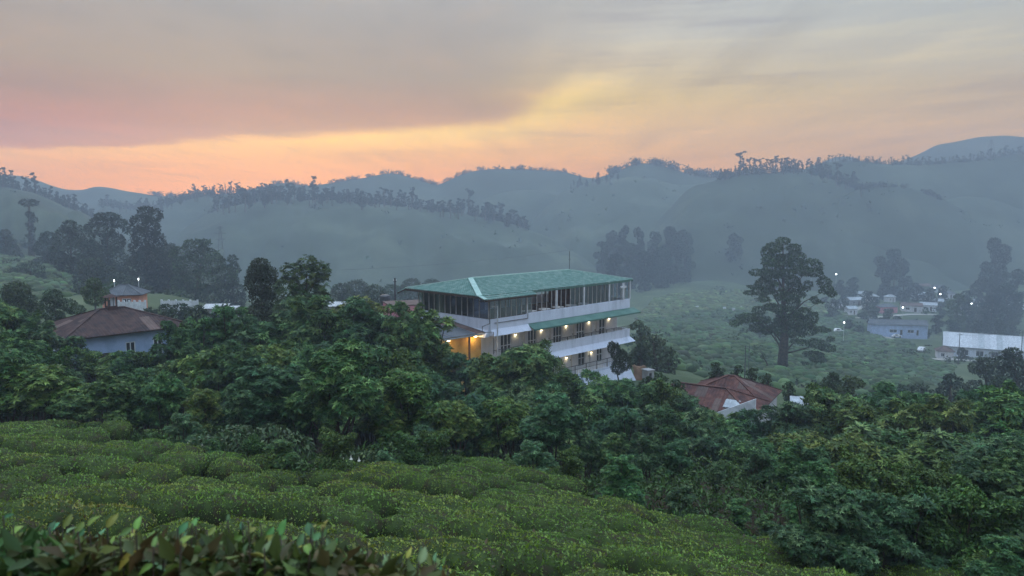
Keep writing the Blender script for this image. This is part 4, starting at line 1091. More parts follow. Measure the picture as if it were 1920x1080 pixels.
for bi, (pc, lb) in enumerate(near_specs):
    Yc = 1.42
    bx = X(pc, Yc)
    gz = g(bx, Yc)
    t = thing('tea_hedge_bush', lb, 'tea bush', (bx, Yc, gz), 0, 'tea bushes of the close hedge')
    tb = MB()
    rs = random.Random(900 + bi)
    twigs = []
    ztop0 = Z(float(lerp_tab(NEAR_TOP, pc)), Yc) - gz
    for k in range(60):
        p = pc + rs.uniform(-140, 140); Y = Yc + rs.uniform(-0.34, 0.75)
        xx = X(p, Y) - bx
        top = Z(float(lerp_tab(NEAR_TOP, p)) + rs.uniform(-14, 60), Y) - gz - max(0, Y - Yc) * 0.10
        if p > 900: continue
        pts = [(xx * 0.15, (Y - Yc) * 0.15, 0.0), (xx * 0.6, (Y - Yc) * 0.6, top * 0.55), (xx, Y - Yc, top)]
        tb.tube(pts, [0.005, 0.0028, 0.0012], 5)
        twigs.append((Vector(pts[1]), Vector(pts[2])))
    tb.build('stem', MATS['bark_grey'], t)
    nleaf = 0
    for (a, b) in twigs:
        for j in range(5):
            s = 1.0 - j * 0.055 - rs.uniform(0, 0.04)
            pos = a.lerp(b, s)
            ang = j * 2.4 + rs.uniform(-0.4, 0.4)
            tilt = rs.uniform(0.3, 1.2) if j < 1 else rs.uniform(-0.55, 0.65)
            L = rs.uniform(0.016, 0.034) if j < 2 else rs.uniform(0.024, 0.052)
            o = link('leaf', BL[rs.choice([0, 1, 2, 2, 3, 6]) if j < 3 else rs.choice([0, 1, 3, 4, 4, 5, 6, 7])], None, t)
            o.location = pos
            o.rotation_euler = (tilt, rs.uniform(-0.9, 0.9), ang)
            o.scale = (L * rs.uniform(0.9, 1.15), L, L)
            nleaf += 1
    # inner leaves too many to tell apart
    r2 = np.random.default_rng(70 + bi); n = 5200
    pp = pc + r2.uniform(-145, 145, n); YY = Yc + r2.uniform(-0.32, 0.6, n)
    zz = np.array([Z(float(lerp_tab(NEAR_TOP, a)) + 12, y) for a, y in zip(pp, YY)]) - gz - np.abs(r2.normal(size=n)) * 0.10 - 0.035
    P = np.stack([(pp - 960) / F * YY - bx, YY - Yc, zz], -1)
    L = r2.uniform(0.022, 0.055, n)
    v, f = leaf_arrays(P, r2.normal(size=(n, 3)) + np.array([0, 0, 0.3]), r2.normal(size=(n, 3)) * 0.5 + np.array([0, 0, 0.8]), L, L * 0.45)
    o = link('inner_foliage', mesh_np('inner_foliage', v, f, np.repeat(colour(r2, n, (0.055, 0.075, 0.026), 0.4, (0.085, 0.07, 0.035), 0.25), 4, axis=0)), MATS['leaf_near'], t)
    o['kind'] = 'stuff'

# flowering shrub at the field edge
def trumpet(parent, x, y, z, s):
    mb = MB(); pr = [(0.0, 0.012), (-0.06, 0.016), (-0.14, 0.03), (-0.19, 0.065), (-0.20, 0.075)]
    mb.tube([(0, 0, a * s) for a, r in pr], [r * s for a, r in pr], 7, cap=False)
    mb.build('flower', MATS['blossom'], parent, loc=(x, y, z))
fl = lobe_tree('flowering_shrub', 'grey green shrub with hanging white trumpet flowers at the tea field edge', 450, 885, 22.8, [(400, 832, 40, 26), (450, 818, 44, 26), (510, 822, 46, 28), (555, 842, 34, 30), (430, 856, 60, 26), (510, 866, 60, 28)], 'spray', 0.15, 0.8, (0.052, 0.085, 0.050), (0.085, 0.12, 0.075), 0.25, 0.07, cat='shrub', hang=0.7, seed=31)
for a, r in ((352, 829), (379, 829), (368, 845), (415, 826), (384, 836)):
    q = W(a, r, 22.3); trumpet(fl, q.x - fl.location.x, q.y - fl.location.y, q.z - fl.location.z, 0.75)
fl2 = lobe_tree('trumpet_shrub', 'dark shrub carrying small white trumpets beside the tea edge under the thicket', 662, 885, 22.8, [(650, 858, 26, 18), (685, 862, 28, 18), (660, 876, 36, 16)], 'spray', 0.15, 0.8, (0.040, 0.070, 0.036), (0.07, 0.10, 0.05), 0.25, 0.06, cat='shrub', hang=0.7, seed=33)
for a, r in ((644, 858), (658, 853), (673, 856), (650, 862)):
    q = W(a, r, 22.4); trumpet(fl2, q.x - fl2.location.x, q.y - fl2.location.y, q.z - fl2.location.z, 0.7)

# ------------------------------------------------------------------ roofs made of sheets
def roof_face(pos, s0, s1, a0, a1, sheet, parent, material, name='roof_sheet', amp=0.03, corr=0.2, rows=2, lift=0.0, jitter=0.02):
    """pos(s,t) -> point; eave runs s0..s1 at t=0; ridge spans a0..a1 at t=1. One object per sheet."""
    def T(s):
        r = 1.0
        if a0 > s0: r = min(r, (s - s0) / (a0 - s0))
        if a1 < s1: r = min(r, (s1 - s) / (s1 - a1))
        return max(r, 0.0)
    cuts = sorted(set([s0, s1, a0, a1] + list(np.arange(s0, s1, sheet))))
    cuts = [c for i, c in enumerate(cuts) if i == 0 or c - cuts[i - 1] > 0.12]
    for c0, c1 in zip(cuts, cuts[1:]):
        for r in range(rows):
            tlo, thi = r / rows, (r + 1) / rows + (0.03 if r < rows - 1 else 0)
            if max(T(c0), T(c1)) <= tlo: continue
            n = max(2, int((c1 - c0) / (corr / 2)))
            mb = MB(); dz = random.uniform(0, jitter) + lift + 0.012 * (rows - r)
            tw = random.uniform(-jitter, jitter)
            L = []
            for i in range(n + 1):
                s = c0 + (c1 - c0) * i / n
                up = amp if i % 2 else 0.0
                hi_ = min(thi, T(s))
                if hi_ <= tlo: hi_ = tlo + 0.002
                p, q = Vector(pos(s, tlo)), Vector(pos(s, hi_))
                L.append((p + Vector((0, 0, up + dz + tw * (i / n - 0.5))), q + Vector((0, 0, up + dz))))
            for (p, q), (p2, q2) in zip(L, L[1:]): mb.poly([p, p2, q2, q])
            mb.build(name, material if not isinstance(material, list) else random.choice(material), parent)

def wall_open(mb, axis_, c, th, a0, a1, z0, z1, holes):
    """wall slab along one axis with rectangular openings (a0,a1,z0,z1)"""
    As = sorted({a0, a1, *[h[0] for h in holes], *[h[1] for h in holes]}); Zs = sorted({z0, z1, *[h[2] for h in holes], *[h[3] for h in holes]})
    for p, q in zip(As, As[1:]):
        run = None
        for r, s in zip(Zs, Zs[1:]):
            m, k = (p + q) / 2, (r + s) / 2
            if any(h[0] < m < h[1] and h[2] < k < h[3] for h in holes): continue
            if axis_ == 'x': mb.box(p, q, c, c + th, r, s)
            else: mb.box(c, c + th, p, q, r, s)
    return mb

def window(parent, axis_, c, a0, a1, z0, z1, cols, rows, fr='white_paint', bar=0.06, out=-1, name='window', depth=0.10):
    """frame with glazing bars set into an opening; pane is a sub-part"""
    mb = MB()
    y0, y1 = c - 0.01, c + depth * 0.6
    def bx(p, q, r, s, yy0=y0, yy1=y1):
        if axis_ == 'x': mb.box(p, q, yy0, yy1, r, s)
        else: mb.box(yy0, yy1, p, q, r, s)
    bx(a0, a0 + bar, z0, z1); bx(a1 - bar, a1, z0, z1); bx(a0 + bar, a1 - bar, z1 - bar, z1); bx(a0 + bar, a1 - bar, z0, z0 + bar)
    for i in range(1, cols):
        s = a0 + (a1 - a0) * i / cols; bx(s - bar / 2, s + bar / 2, z0 + bar, z1 - bar, y0 + 0.003, y1 - 0.003)
    for j in range(1, rows):
        s = z0 + (z1 - z0) * j / rows
        for i in range(cols):
            p = a0 + (a1 - a0) * i / cols + bar / 2; q = a0 + (a1 - a0) * (i + 1) / cols - bar / 2
            bx(p, q, s - bar / 3, s + bar / 3, y0 + 0.006, y1 - 0.006)
    w = mb.build(name, MATS[fr], parent)
    for i in range(cols):
        for j in range(rows):
            m2 = MB(); p = a0 + (a1 - a0) * i / cols + 0.01; q = a0 + (a1 - a0) * (i + 1) / cols - 0.01
            r = z0 + (z1 - z0) * j / rows + 0.01; s = z0 + (z1 - z0) * (j + 1) / rows - 0.01
            yy = c + depth * 0.35
            if axis_ == 'x': m2.box(p, q, yy, yy + 0.012, r, s)
            else: m2.box(yy, yy + 0.012, p, q, r, s)
            m2.build('pane', MATS['window_dark'], w)
    return w

# ------------------------------------------------------------------ the hotel
HX, HY, HZ = -1.8, 58.0, -16.3
ang = math.radians(46.0)
hotel = thing('hotel_building', 'white three storey hotel with a green tiled roof and lit wall lamps', 'hotel', (HX, HY, HZ), ang)
zz = lambda z: z - HZ
Lh, Wh = 18.76, 8.4
ua, ub = math.cos(ang), math.sin(ang)
def U(px, w):
    r = (px - 960) / F
    return (r * (HY + ua * w) - HX + ub * w) / (ua - ub * r)
WALLW = 1.2
# storeys: first floor -12.1..-9.25, ground floor -14.5..-12.1
win1 = [(938, 959, 3), (990, 1007, 3), (1038, 1055, 3), (1082, 1098, 3), (1125, 1137, 2)]
door1 = [(974, 984), (1024, 1033), (1069, 1078), (1112, 1120)]
h1 = []
for a, b, c in win1: h1.append((U(a, WALLW), U(b, WALLW), zz(-11.95), zz(-10.02)))
for a, b in door1: h1.append((U(a, WALLW), U(b, WALLW), zz(-12.1), zz(-10.05)))
mb = wall_open(MB(), 'x', WALLW, 0.2, 0, Lh, zz(-12.1), zz(-9.3), h1)
mb.box(0.0, 0.2, WALLW + 0.2, Wh, zz(-12.1), zz(-9.3)).box(Lh - 0.2, Lh, WALLW + 0.2, Wh, zz(-12.1), zz(-9.3)).box(0.2, Lh - 0.2, Wh - 0.2, Wh, zz(-12.1), zz(-9.3))
mb.build('first_floor_wall', MATS['cream_wall'], hotel)
for (a, b, z0, z1), (_, _, c) in zip(h1, win1): window(hotel, 'x', WALLW + 0.05, a, b, z0, z1, c, 2, bar=0.09)
def door(parent, a, b, y, z0, z1, m='white_paint', name='door', axis_='x'):
    d = MB()
    if axis_ == 'x': d.box(a + 0.02, b - 0.02, y, y + 0.05, z0, z1 - 0.02)
    else: d.box(y, y + 0.05, a + 0.02, b - 0.02, z0, z1 - 0.02)
    o = d.build(name, MATS[m], parent)
    if axis_ == 'x': MB().box(b - 0.16, b - 0.12, y - 0.05, y - 0.002, z0 + 0.95, z0 + 1.08).build('handle', MATS['metal_dark'], o)
    return o
for (a, b, z0, z1) in h1[len(win1):]: door(hotel, a, b, WALLW + 0.08, z0, z1)
win0 = [(1000, 1010, 2), (1044, 1054, 2), (1086, 1099, 2), (1121, 1132, 2)]
door0 = [(1022, 1030), (1066, 1074), (1102, 1109)]
h0 = [(U(a, WALLW), U(b, WALLW), zz(-14.3), zz(-12.72)) for a, b, c in win0] + [(U(a, WALLW), U(b, WALLW), zz(-14.48), zz(-12.8)) for a, b in door0]
mb = wall_open(MB(), 'x', WALLW, 0.2, 0, Lh, zz(-14.5), zz(-12.25), h0)
mb.box(0.0, 0.2, WALLW + 0.2, Wh, zz(-14.5), zz(-12.25)).box(Lh - 0.2, Lh, WALLW + 0.2, Wh, zz(-14.5), zz(-12.25)).box(0.2, Lh - 0.2, Wh - 0.2, Wh, zz(-14.5), zz(-12.25))
mb.build('ground_floor_wall', MATS['cream_wall'], hotel)
for (a, b, z0, z1), (_, _, c) in zip(h0, win0): window(hotel, 'x', WALLW + 0.05, a, b, z0, z1, c, 2, bar=0.08)
for (a, b, z0, z1) in h0[len(win0):]: door(hotel, a, b, WALLW + 0.08, z0, z1)
MB().box(-0.05, Lh + 0.1, -0.10, Wh, zz(-12.25), zz(-12.1)).build('first_floor_slab', MATS['white_wall'], hotel)
MB().box(-0.05, Lh + 0.1, -0.05, Wh, zz(-14.66), zz(-14.5)).build('ground_floor_slab', MATS['white_wall'], hotel)
MB().box(0, Lh, 0.0, Wh, zz(-17.2), zz(-14.66)).build('plinth', MATS['white_wall'], hotel)
# flared apron at the foot of the end
MB().hexa([(Lh - 7, -0.55, zz(-16.4)), (Lh + 0.9, -0.55, zz(-16.4)), (Lh + 0.9, 3, zz(-16.4)), (Lh - 7, 3, zz(-16.4)),
           (Lh - 7, -0.12, zz(-14.75)), (Lh + 0.15, -0.12, zz(-14.75)), (Lh + 0.15, 3, zz(-14.75)), (Lh - 7, 3, zz(-14.75))]).build('apron_wall', MATS['white_wall'], hotel)
MB().box(-0.05, Lh, -0.08, Wh, zz(-9.3), zz(-9.1)).build('second_floor_slab', MATS['white_wall'], hotel)
# balcony band with a flared foot
def band(name, u0, u1, w0, ztop, zmid, zbot, out, th=0.14, end=True):
    mb = MB()
    mb.box(u0, u1, w0 - th, w0, zz(zmid), zz(ztop))
    mb.hexa([(u0, w0 - th - out, zz(zbot)), (u1 + (out if end else 0), w0 - th - out, zz(zbot)), (u1 + (out if end else 0), w0 - 0.01, zz(zbot)), (u0, w0 - 0.01, zz(zbot)),
             (u0, w0 - th, zz(zmid)), (u1, w0 - th, zz(zmid)), (u1, w0 - 0.01, zz(zmid)), (u0, w0 - 0.01, zz(zmid))])
    return mb.build(name, MATS['white_wall'], hotel)
band('balcony_parapet', 4.3, Lh + 0.14, -0.1, -11.18, -11.95, -12.42, 0.42)
MB().box(Lh, Lh + 0.14, -0.1, 2.2, zz(-12.1), zz(-11.18)).build('balcony_end', MATS['white_wall'], hotel)
band('upper_parapet', -0.25, 4.1, -0.28, -8.30, -9.12, -9.60, 0.36, end=False)
MB().box(4.1, Lh + 0.1, -0.22, -0.08, zz(-9.12), zz(-8.25)).build('upper_parapet', MATS['white_wall'], hotel)
MB().box(Lh - 0.04, Lh + 0.1, -0.08, Wh, zz(-9.1), zz(-8.25)).build('end_parapet', MATS['white_wall'], hotel)
mb = MB().box(-0.39, -0.25, -0.28, Wh, zz(-9.12), zz(-8.30))
mb.hexa([(-0.75, -0.28, zz(-9.7)), (-0.25, -0.28, zz(-9.7)), (-0.25, Wh, zz(-9.7)), (-0.75, Wh, zz(-9.7)), (-0.39, -0.28, zz(-9.12)), (-0.25, -0.28, zz(-9.12)), (-0.25, Wh, zz(-9.12)), (-0.39, Wh, zz(-9.12))])
mb.build('side_parapet', MATS['white_wall'], hotel)
MB().box(-0.2, 0.0, WALLW, Wh, zz(-14.5), zz(-9.3)).build('side_wall', MATS['white_wall'], hotel)
# canopy sheet over the first floor balcony
c0, c1 = 4.15, Lh + 0.75
cp = MB().hexa([(c0, -1.05, zz(-9.56)), (c1, -1.05, zz(-9.56)), (c1, -0.23, zz(-9.20)), (c0, -0.23, zz(-9.20)), (c0, -1.05, zz(-9.51)), (c1, -1.05, zz(-9.51)), (c1, -0.23, zz(-9.15)), (c0, -0.23, zz(-9.15))]).build('canopy', MATS['green_sheet'], hotel)
MB().box(c0, c1, -1.09, -1.053, zz(-9.63), zz(-9.50)).build('canopy_fascia', MATS['green_sheet'], cp)
# railings
def railing(u0, u1, w, z0, z1, step, m, bal=None, name='railing'):
    rl = MB().box(u0, u1, w - 0.025, w + 0.025, zz(z1) - 0.05, zz(z1)).box(u0, u1, w - 0.015, w + 0.015, (zz(z0) + zz(z1)) / 2, (zz(z0) + zz(z1)) / 2 + 0.03).build(name, MATS[m], hotel)
    s = u0
    while s <= u1:
        MB().box(s - 0.025, s + 0.025, w - 0.02, w + 0.02, zz(z0), zz(z1) - 0.051).build('post', MATS[m], rl); s += step
    if bal:
        s = u0 + bal
        while s < u1:
            MB().box(s - 0.018, s + 0.018, w - 0.012, w + 0.012, zz(z0), zz(z1) - 0.052).build('baluster', MATS['white_paint'], rl); s += bal
railing(0.3, Lh, -0.17, -11.179, -10.86, 1.15, 'metal_dark')
railing(6.0, Lh, 0.0, -14.5, -13.68, 1.6, 'metal_dark', bal=0.27)
# wall lamps throwing light up and down
def wall_lamp(parent, x, y, z, e=1.7, dy=-1):
    o = MB().box(x - 0.06, x + 0.06, y - 0.12, y, z - 0.10, z + 0.10).build('wall_lamp', MATS['metal_dark'], parent)
    MB().box(x - 0.05, x + 0.05, y - 0.11, y - 0.02, z + 0.102, z + 0.125).box(x - 0.05, x + 0.05, y - 0.11, y - 0.02, z - 0.125, z - 0.102).build('bulb', MATS['lamp_warm'], o)
    for s in (1, -1):
        ld = bpy.data.lights.new('lamp_light', 'POINT'); ld.energy = e; ld.color = (1.0, 0.82, 0.48); ld.shadow_soft_size = 0.04
        l = bpy.data.objects.new('lamp_light', ld); col.objects.link(l); l.parent = o
        l.location = (x, y - 0.14, z + s * 0.22)
for px in (966, 1015, 1062, 1105, 1143): wall_lamp(hotel, U(px, WALLW), WALLW - 0.003, zz(-10.08))
for px in (1020, 1063, 1110): wall_lamp(hotel, U(px, WALLW), WALLW - 0.003, zz(-13.0))
wall_lamp(hotel, -0.08, WALLW - 0.003, zz(-10.25))
# top floor: posts, glass, roof
tz0, tz1 = zz(-8.25), zz(-6.42)
MB().box(0.1, Lh - 0.1, 0.1, Wh - 0.1, zz(-9.09), zz(-9.06)).build('top_floor', MATS['wood_mid'], hotel)
def post(u, w, s=0.06, m='mullion', z0=tz0, z1=tz1): MB().box(u - s / 2, u + s / 2, w - s / 2, w + s / 2, z0, z1).build('post', MATS[m], hotel)
us = list(np.linspace(-0.3, 4.0, 8)); us2 = list(np.linspace(4.2, Lh, 24))
for i, u in enumerate(us): post(u, -0.30, 0.07 if i else 0.13)
for i, u in enumerate(us2): post(u, -0.12, 0.16 if i % 6 == 0 else 0.055, 'white_paint' if i % 6 == 0 else 'mullion')
for a, b in zip(us, us[1:]): MB().box(a + 0.04, b - 0.04, -0.31, -0.295, tz0, tz1 - 0.1).build('glass_panel', MATS['window_glass'], hotel)
for i, (a, b) in enumerate(zip(us2, us2[1:])):
    if i in (1, 2, 3, 4, 5, 6, 7, 8): continue            # open stretch by the tables
    MB().box(a + 0.09, b - 0.09, -0.128, -0.113, tz0, tz1 - 0.1).build('glass_panel', MATS['window_glass'], hotel)
ws = list(np.linspace(0.1, Wh, 13))
for w in ws[1:]: post(-0.32, w, 0.07)
for a, b in zip([-0.25] + ws[1:], ws[1:]): MB().box(-0.33, -0.315, a + 0.04, b - 0.04, tz0, tz1 - 0.1).build('glass_panel', MATS['window_glass'], hotel)
for u in np.linspace(0, Lh, 15): post(u, Wh - 0.1, 0.10, 'wood_dark', zz(-9.05))
MB().box(0, Lh * 0.40, Wh - 0.08, Wh, zz(-9.05), zz(-6.5)).build('back_wall', MATS['wood_dark'], hotel)
MB().box(0, Lh, Wh - 0.06, Wh + 0.02, zz(-9.05), zz(-8.2)).build('back_parapet', MATS['white_wall'], hotel)
MB().box(Lh - 3.2, Lh - 3.08, 0.6, Wh - 1, zz(-9.05), zz(-6.6)).box(Lh - 3.08, Lh - 1.2, 1.2, 1.3, zz(-9.05), zz(-6.6)).build('partition', MATS['wood_mid'], hotel)
MB().box(-1.0, Lh + 0.4, 0.1, Wh + 0.4, zz(-6.50), zz(-6.47)).build('ceiling', MATS['wood_dark'], hotel)
for w in np.linspace(0.4, Wh - 0.4, 6): post(Lh - 0.1, w, 0.09, 'mullion')
# roof
eu0, eu1, ew0, ew1, ez = -1.2, 19.35, -0.18, 9.1, zz(-6.47)
ru0, ru1, rw, rz = 2.07, 15.27, 4.4, zz(-5.56)
rf = MB().box(eu0 + 0.03, eu1 - 0.03, ew0 + 0.03, ew1 - 0.03, ez - 0.10, ez - 0.03).build('roof', MATS['wood_dark'], hotel)
def tile_face(pos, s0, s1, a0, a1, name='tile_face', trows=13, pitch=0.24):
    def T(s):
        r = 1.0
        if a0 > s0: r = min(r, (s - s0) / (a0 - s0))
        if a1 < s1: r = min(r, (s1 - s) / (s1 - a1))
        return max(r, 0.0)
    mb = MB(); n = int((s1 - s0) / (pitch / 3)); ss = np.linspace(s0, s1, n + 1)
    prof = (0.0, 0.07, 0.03)
    for i in range(n):
        a, b = ss[i], ss[i + 1]; ha, hb = prof[i % 3], prof[(i + 1) % 3]
        for r in range(trows):
            t0, t1 = r / trows, (r + 1) / trows + 0.012
            ta, tb_ = min(t1, T(a)), min(t1, T(b))
            if ta <= t0 and tb_ <= t0: continue
            ta, tb_ = max(ta, t0), max(tb_, t0)
            o1, o2 = 0.075, 0.0
            P = lambda s, t, h: Vector(pos(s, min(t, 1.0))) + Vector((0, 0, h))
            fa = (ta - t0) / (t1 - t0); fb = (tb_ - t0) / (t1 - t0)
            mb.poly([P(a, t0, ha + o1), P(b, t0, hb + o1), P(b, tb_, hb + o1 + (o2 - o1) * fb), P(a, ta, ha + o1 + (o2 - o1) * fa)])
            mb.poly([P(a, t0, ha), P(b, t0, hb), P(b, t0, hb + o1), P(a, t0, ha + o1)])
    return mb.build(name, MATS['green_tile'], rf)
L2 = lambda a, b, t: a + (b - a) * t
tile_face(lambda s, t: (s, L2(ew0, rw, t), L2(ez, rz, t)), eu0, eu1, ru0, ru1)
tile_face(lambda s, t: (s, L2(ew1, rw, t), L2(ez, rz, t)), eu0, eu1, ru0, ru1)
tile_face(lambda s, t: (L2(eu0, ru0, t), s, L2(ez, rz, t)), ew0, ew1, rw, rw)
tile_face(lambda s, t: (L2(eu1, ru1, t), s, L2(ez, rz, t)), ew0, ew1, rw, rw)
tile_face(lambda s, t: (s, L2(-0.85, -0.15, t), L2(ez - 0.23, ez - 0.02, t)), eu0, 4.65, eu0, 4.65, trows=2)
tile_face(lambda s, t: (s, L2(10.2, 9.07, t), L2(ez - 0.42, ez - 0.02, t)), eu0, 3.0, eu0, 3.0, trows=3)
MB().box(eu0, 4.65, -0.86, -0.83, ez - 0.33, ez - 0.20).build('fascia', MATS['wood_dark'], rf)
MB().bar((eu0 - 0.01, -0.85, ez - 0.24), (eu0 - 0.01, 0.0, ez - 0.02), 0.05, 0.14).build('fascia', MATS['wood_dark'], rf)
MB().bar((eu0 - 0.01, 10.2, ez - 0.44), (eu0 - 0.01, 9.0, ez - 0.02), 0.05, 0.14).build('fascia', MATS['wood_dark'], rf)
MB().box(4.65, eu1, ew0 - 0.03, ew0 - 0.002, ez - 0.12, ez + 0.02).build('fascia', MATS['green_sheet'], rf)
MB().box(eu0 - 0.035, eu0 - 0.004, 0.02, ew1, ez - 0.15, ez + 0.01).build('fascia', MATS['wood_dark'], rf)
MB().box(eu1 + 0.002, eu1 + 0.03, ew0, ew1, ez - 0.12, ez + 0.02).build('fascia', MATS['metal_light'], rf)
MB().box(eu0, 4.65, -0.78, -0.1, ez - 0.36, ez - 0.33).build('soffit', MATS['wood_dark'], rf)
cap = 0.10
MB().bar((ru0, rw, rz + cap), (ru1, rw, rz + cap), 0.30, 0.09).build('ridge_cap', MATS['green_cap'], rf)
for a, b in (((ru0, rw), (eu0, ew0)), ((ru0, rw), (eu0, ew1)), ((ru1, rw), (eu1, ew0)), ((ru1, rw), (eu1, ew1))):
    w_ = 0.44 if b == (eu0, ew0) else 0.26
    MB().bar((a[0], a[1], rz + cap), (b[0], b[1], ez + cap), w_, 0.07).build('hip_cap', MATS['green_cap'], rf)
MB().bar((eu0, ew0, ez + cap), (eu0 + 0.02, -0.85, ez - 0.23 + cap), 0.40, 0.06).build('hip_cap', MATS['green_cap'], rf)
# cross on the corner of the top floor
ux = 17.55
MB().box(ux - 0.10, ux + 0.10, -0.42, -0.26, zz(-8.22), zz(-6.62)).box(ux - 0.44, ux - 0.10, -0.41, -0.27, zz(-7.10), zz(-6.92)).box(ux + 0.10, ux + 0.44, -0.41, -0.27, zz(-7.10), zz(-6.92)).build('cross', MATS['white_paint'], hotel)
MB().box(Lh + 0.12, Lh + 0.2, -0.22, -0.14, zz(-8.25), zz(-6.5)).build('post', MATS['white_paint'], hotel)
# antenna on the ridge
an = MB().tube([(ru1 - 0.05, rw, rz), (ru1 - 0.05, rw, rz + 1.9)], 0.03, 6).build('antenna', MATS['metal_dark'], hotel)
MB().tube([(ru1 - 0.5, rw - 0.25, rz + 1.1), (ru1 + 0.4, rw + 0.2, rz + 1.1)], 0.022, 5).tube([(ru1 - 0.2, rw - 0.1, rz + 1.45), (ru1 + 0.1, rw + 0.05, rz + 1.45)], 0.018, 5).build('crossbar', MATS['metal_dark'], an)
# pipes down the near corner
MB().tube([(-0.42, -0.75, zz(-7.25)), (0.12, -0.80, zz(-7.22)), (0.12, -0.80, zz(-14.0))], 0.06, 6).build('drain_pipe', MATS['metal_light'], hotel)
MB().tube([(-0.40, -0.46, zz(-6.9)), (-0.40, -0.46, zz(-8.6)), (-1.2, -0.46, zz(-8.75)), (-1.2, -0.46, zz(-9.2)), (-0.3, -0.78, zz(-9.25)), (-0.3, -0.78, zz(-11))], 0.035, 6).build('water_pipe', MATS['metal_dark'], hotel)
MB().tube([(0.14, -0.46, zz(-8.62)), (4.0, -0.46, zz(-8.62)), (4.0, -0.46, zz(-8.2))], 0.025, 6).build('water_pipe', MATS['metal_dark'], hotel)
# lean-to porch on the near end
pr = MB().box(-4.6, -0.2, 0.75, 0.9, zz(-14.8), zz(-9.45)).build('porch_wall', MATS['ochre_wall'], hotel)
MB().box(-3.3, -2.6, 0.70, 0.745, zz(-13.4), zz(-10.7)).build('door', MATS['wood_dark'], pr)
MB().box(-4.65, -4.5, 0.9, 5.0, zz(-14.8), zz(-9.4)).build('porch_wall', MATS['ochre_wall'], hotel)
for u in (-4.5, -2.1): MB().box(u - 0.06, u + 0.06, 0.0, 0.12, zz(-14.8), zz(-9.42)).build('porch_post', MATS['wood_mid'], hotel)
pf = MB().box(-4.75, -0.1, -0.05, 0.0, zz(-9.46), zz(-9.36)).build('porch_roof', MATS['metal_light'], hotel)
roof_face(lambda s, t: (s, L2(-0.1, 4.8, t), L2(zz(-9.36), zz(-8.75), t)), -4.8, -0.42, -4.8, -0.42, 0.85, pf, [MATS['grey_roof'], MATS['grey_roof'], MATS['brown_roof']], rows=2, corr=0.16)
MB().box(-4.75, -0.8, -0.02, 4.7, zz(-9.52), zz(-9.47)).build('porch_ceiling', MATS['ochre_wall'], hotel)
MB().box(-4.5, -2.2, 0.6, 0.66, zz(-14.8), zz(-13.9)).build('porch_rail', MATS['wood_mid'], hotel)
for u in (-4.0, -1.2):
    ld = bpy.data.lights.new('porch_light', 'POINT'); ld.energy = 16; ld.color = (1.0, 0.66, 0.28); ld.shadow_soft_size = 0.08
    b = MB().box(u - 0.08, u + 0.08, 0.25, 0.41, zz(-9.64), zz(-9.53)).build('porch_lamp', MATS['lamp_warm'], hotel)
    l = bpy.data.objects.new('porch_light', ld); col.objects.link(l); l.parent = b; l.location = (u, 0.30, zz(-9.85))

# dining tables inside the open top floor
def local(u, w, z): return (HX + ua * u - ub * w, HY + ub * u + ua * w, z)
def dining_table(u, w, lb):
    t = thing('dining_table', lb, 'table', local(u, w, -9.05), ang, 'dining tables on the open top floor')
    MB().box(-0.55, 0.55, -0.4, 0.4, 0.80, 0.86).build('table_top', MATS['cloth_white'], t)
    for a in (-0.5, 0.5):
        for b in (-0.35, 0.35): MB().box(a - 0.03, a + 0.03, b - 0.03, b + 0.03, 0, 0.80).build('leg', MATS['wood_dark'], t)
def dining_chair(u, w, rz):
    t = thing('dining_chair', 'dark wooden chair at a white topped table on the hotel top floor', 'chair', local(u, w, -9.05), ang + rz, 'chairs on the open top floor')
    MB().box(-0.22, 0.22, -0.22, 0.22, 0.43, 0.48).build('seat', MATS['wood_mid'], t)
    MB().box(-0.22, 0.22, 0.18, 0.22, 0.55, 1.15).build('backrest', MATS['wood_dark'], t)
    for a in (-0.2, 0.2):
        for b in (-0.2, 0.2): MB().box(a - 0.02, a + 0.02, b - 0.02, b + 0.02, 0, 0.43 if b < 0 else 0.56).build('leg', MATS['wood_dark'], t)
for i, u in enumerate((5.2, 7.0, 8.8, 10.6, 12.4)):
    dining_table(u, 0.55, 'white topped dining table behind the parapet of the hotel top floor')
    dining_chair(u - 0.1, 1.35, 0.0); dining_chair(u + 0.85, 0.6, -1.57)
for u in (5.5, 9.5):
    hl = thing('ceiling_lamp', 'small lit lamp under the roof of the open top floor', 'lamp', local(u, 2.2, -6.51), ang, 'ceiling lamps of the top floor')
    MB().box(-0.09, 0.09, -0.09, 0.09, -0.14, -0.05).build('bulb', MATS['lamp_white'], hl)
    MB().tube([(0, 0, -0.05), (0, 0, 0)], 0.02, 6).build('mount', MATS['metal_dark'], hl)
    ld = bpy.data.lights.new('ceiling_light', 'POINT'); ld.energy = 14; ld.color = (1.0, 0.9, 0.78); ld.shadow_soft_size = 0.1
    l = bpy.data.objects.new('ceiling_light', ld); col.objects.link(l); l.parent = hl; l.location = (0, 0, -0.3)

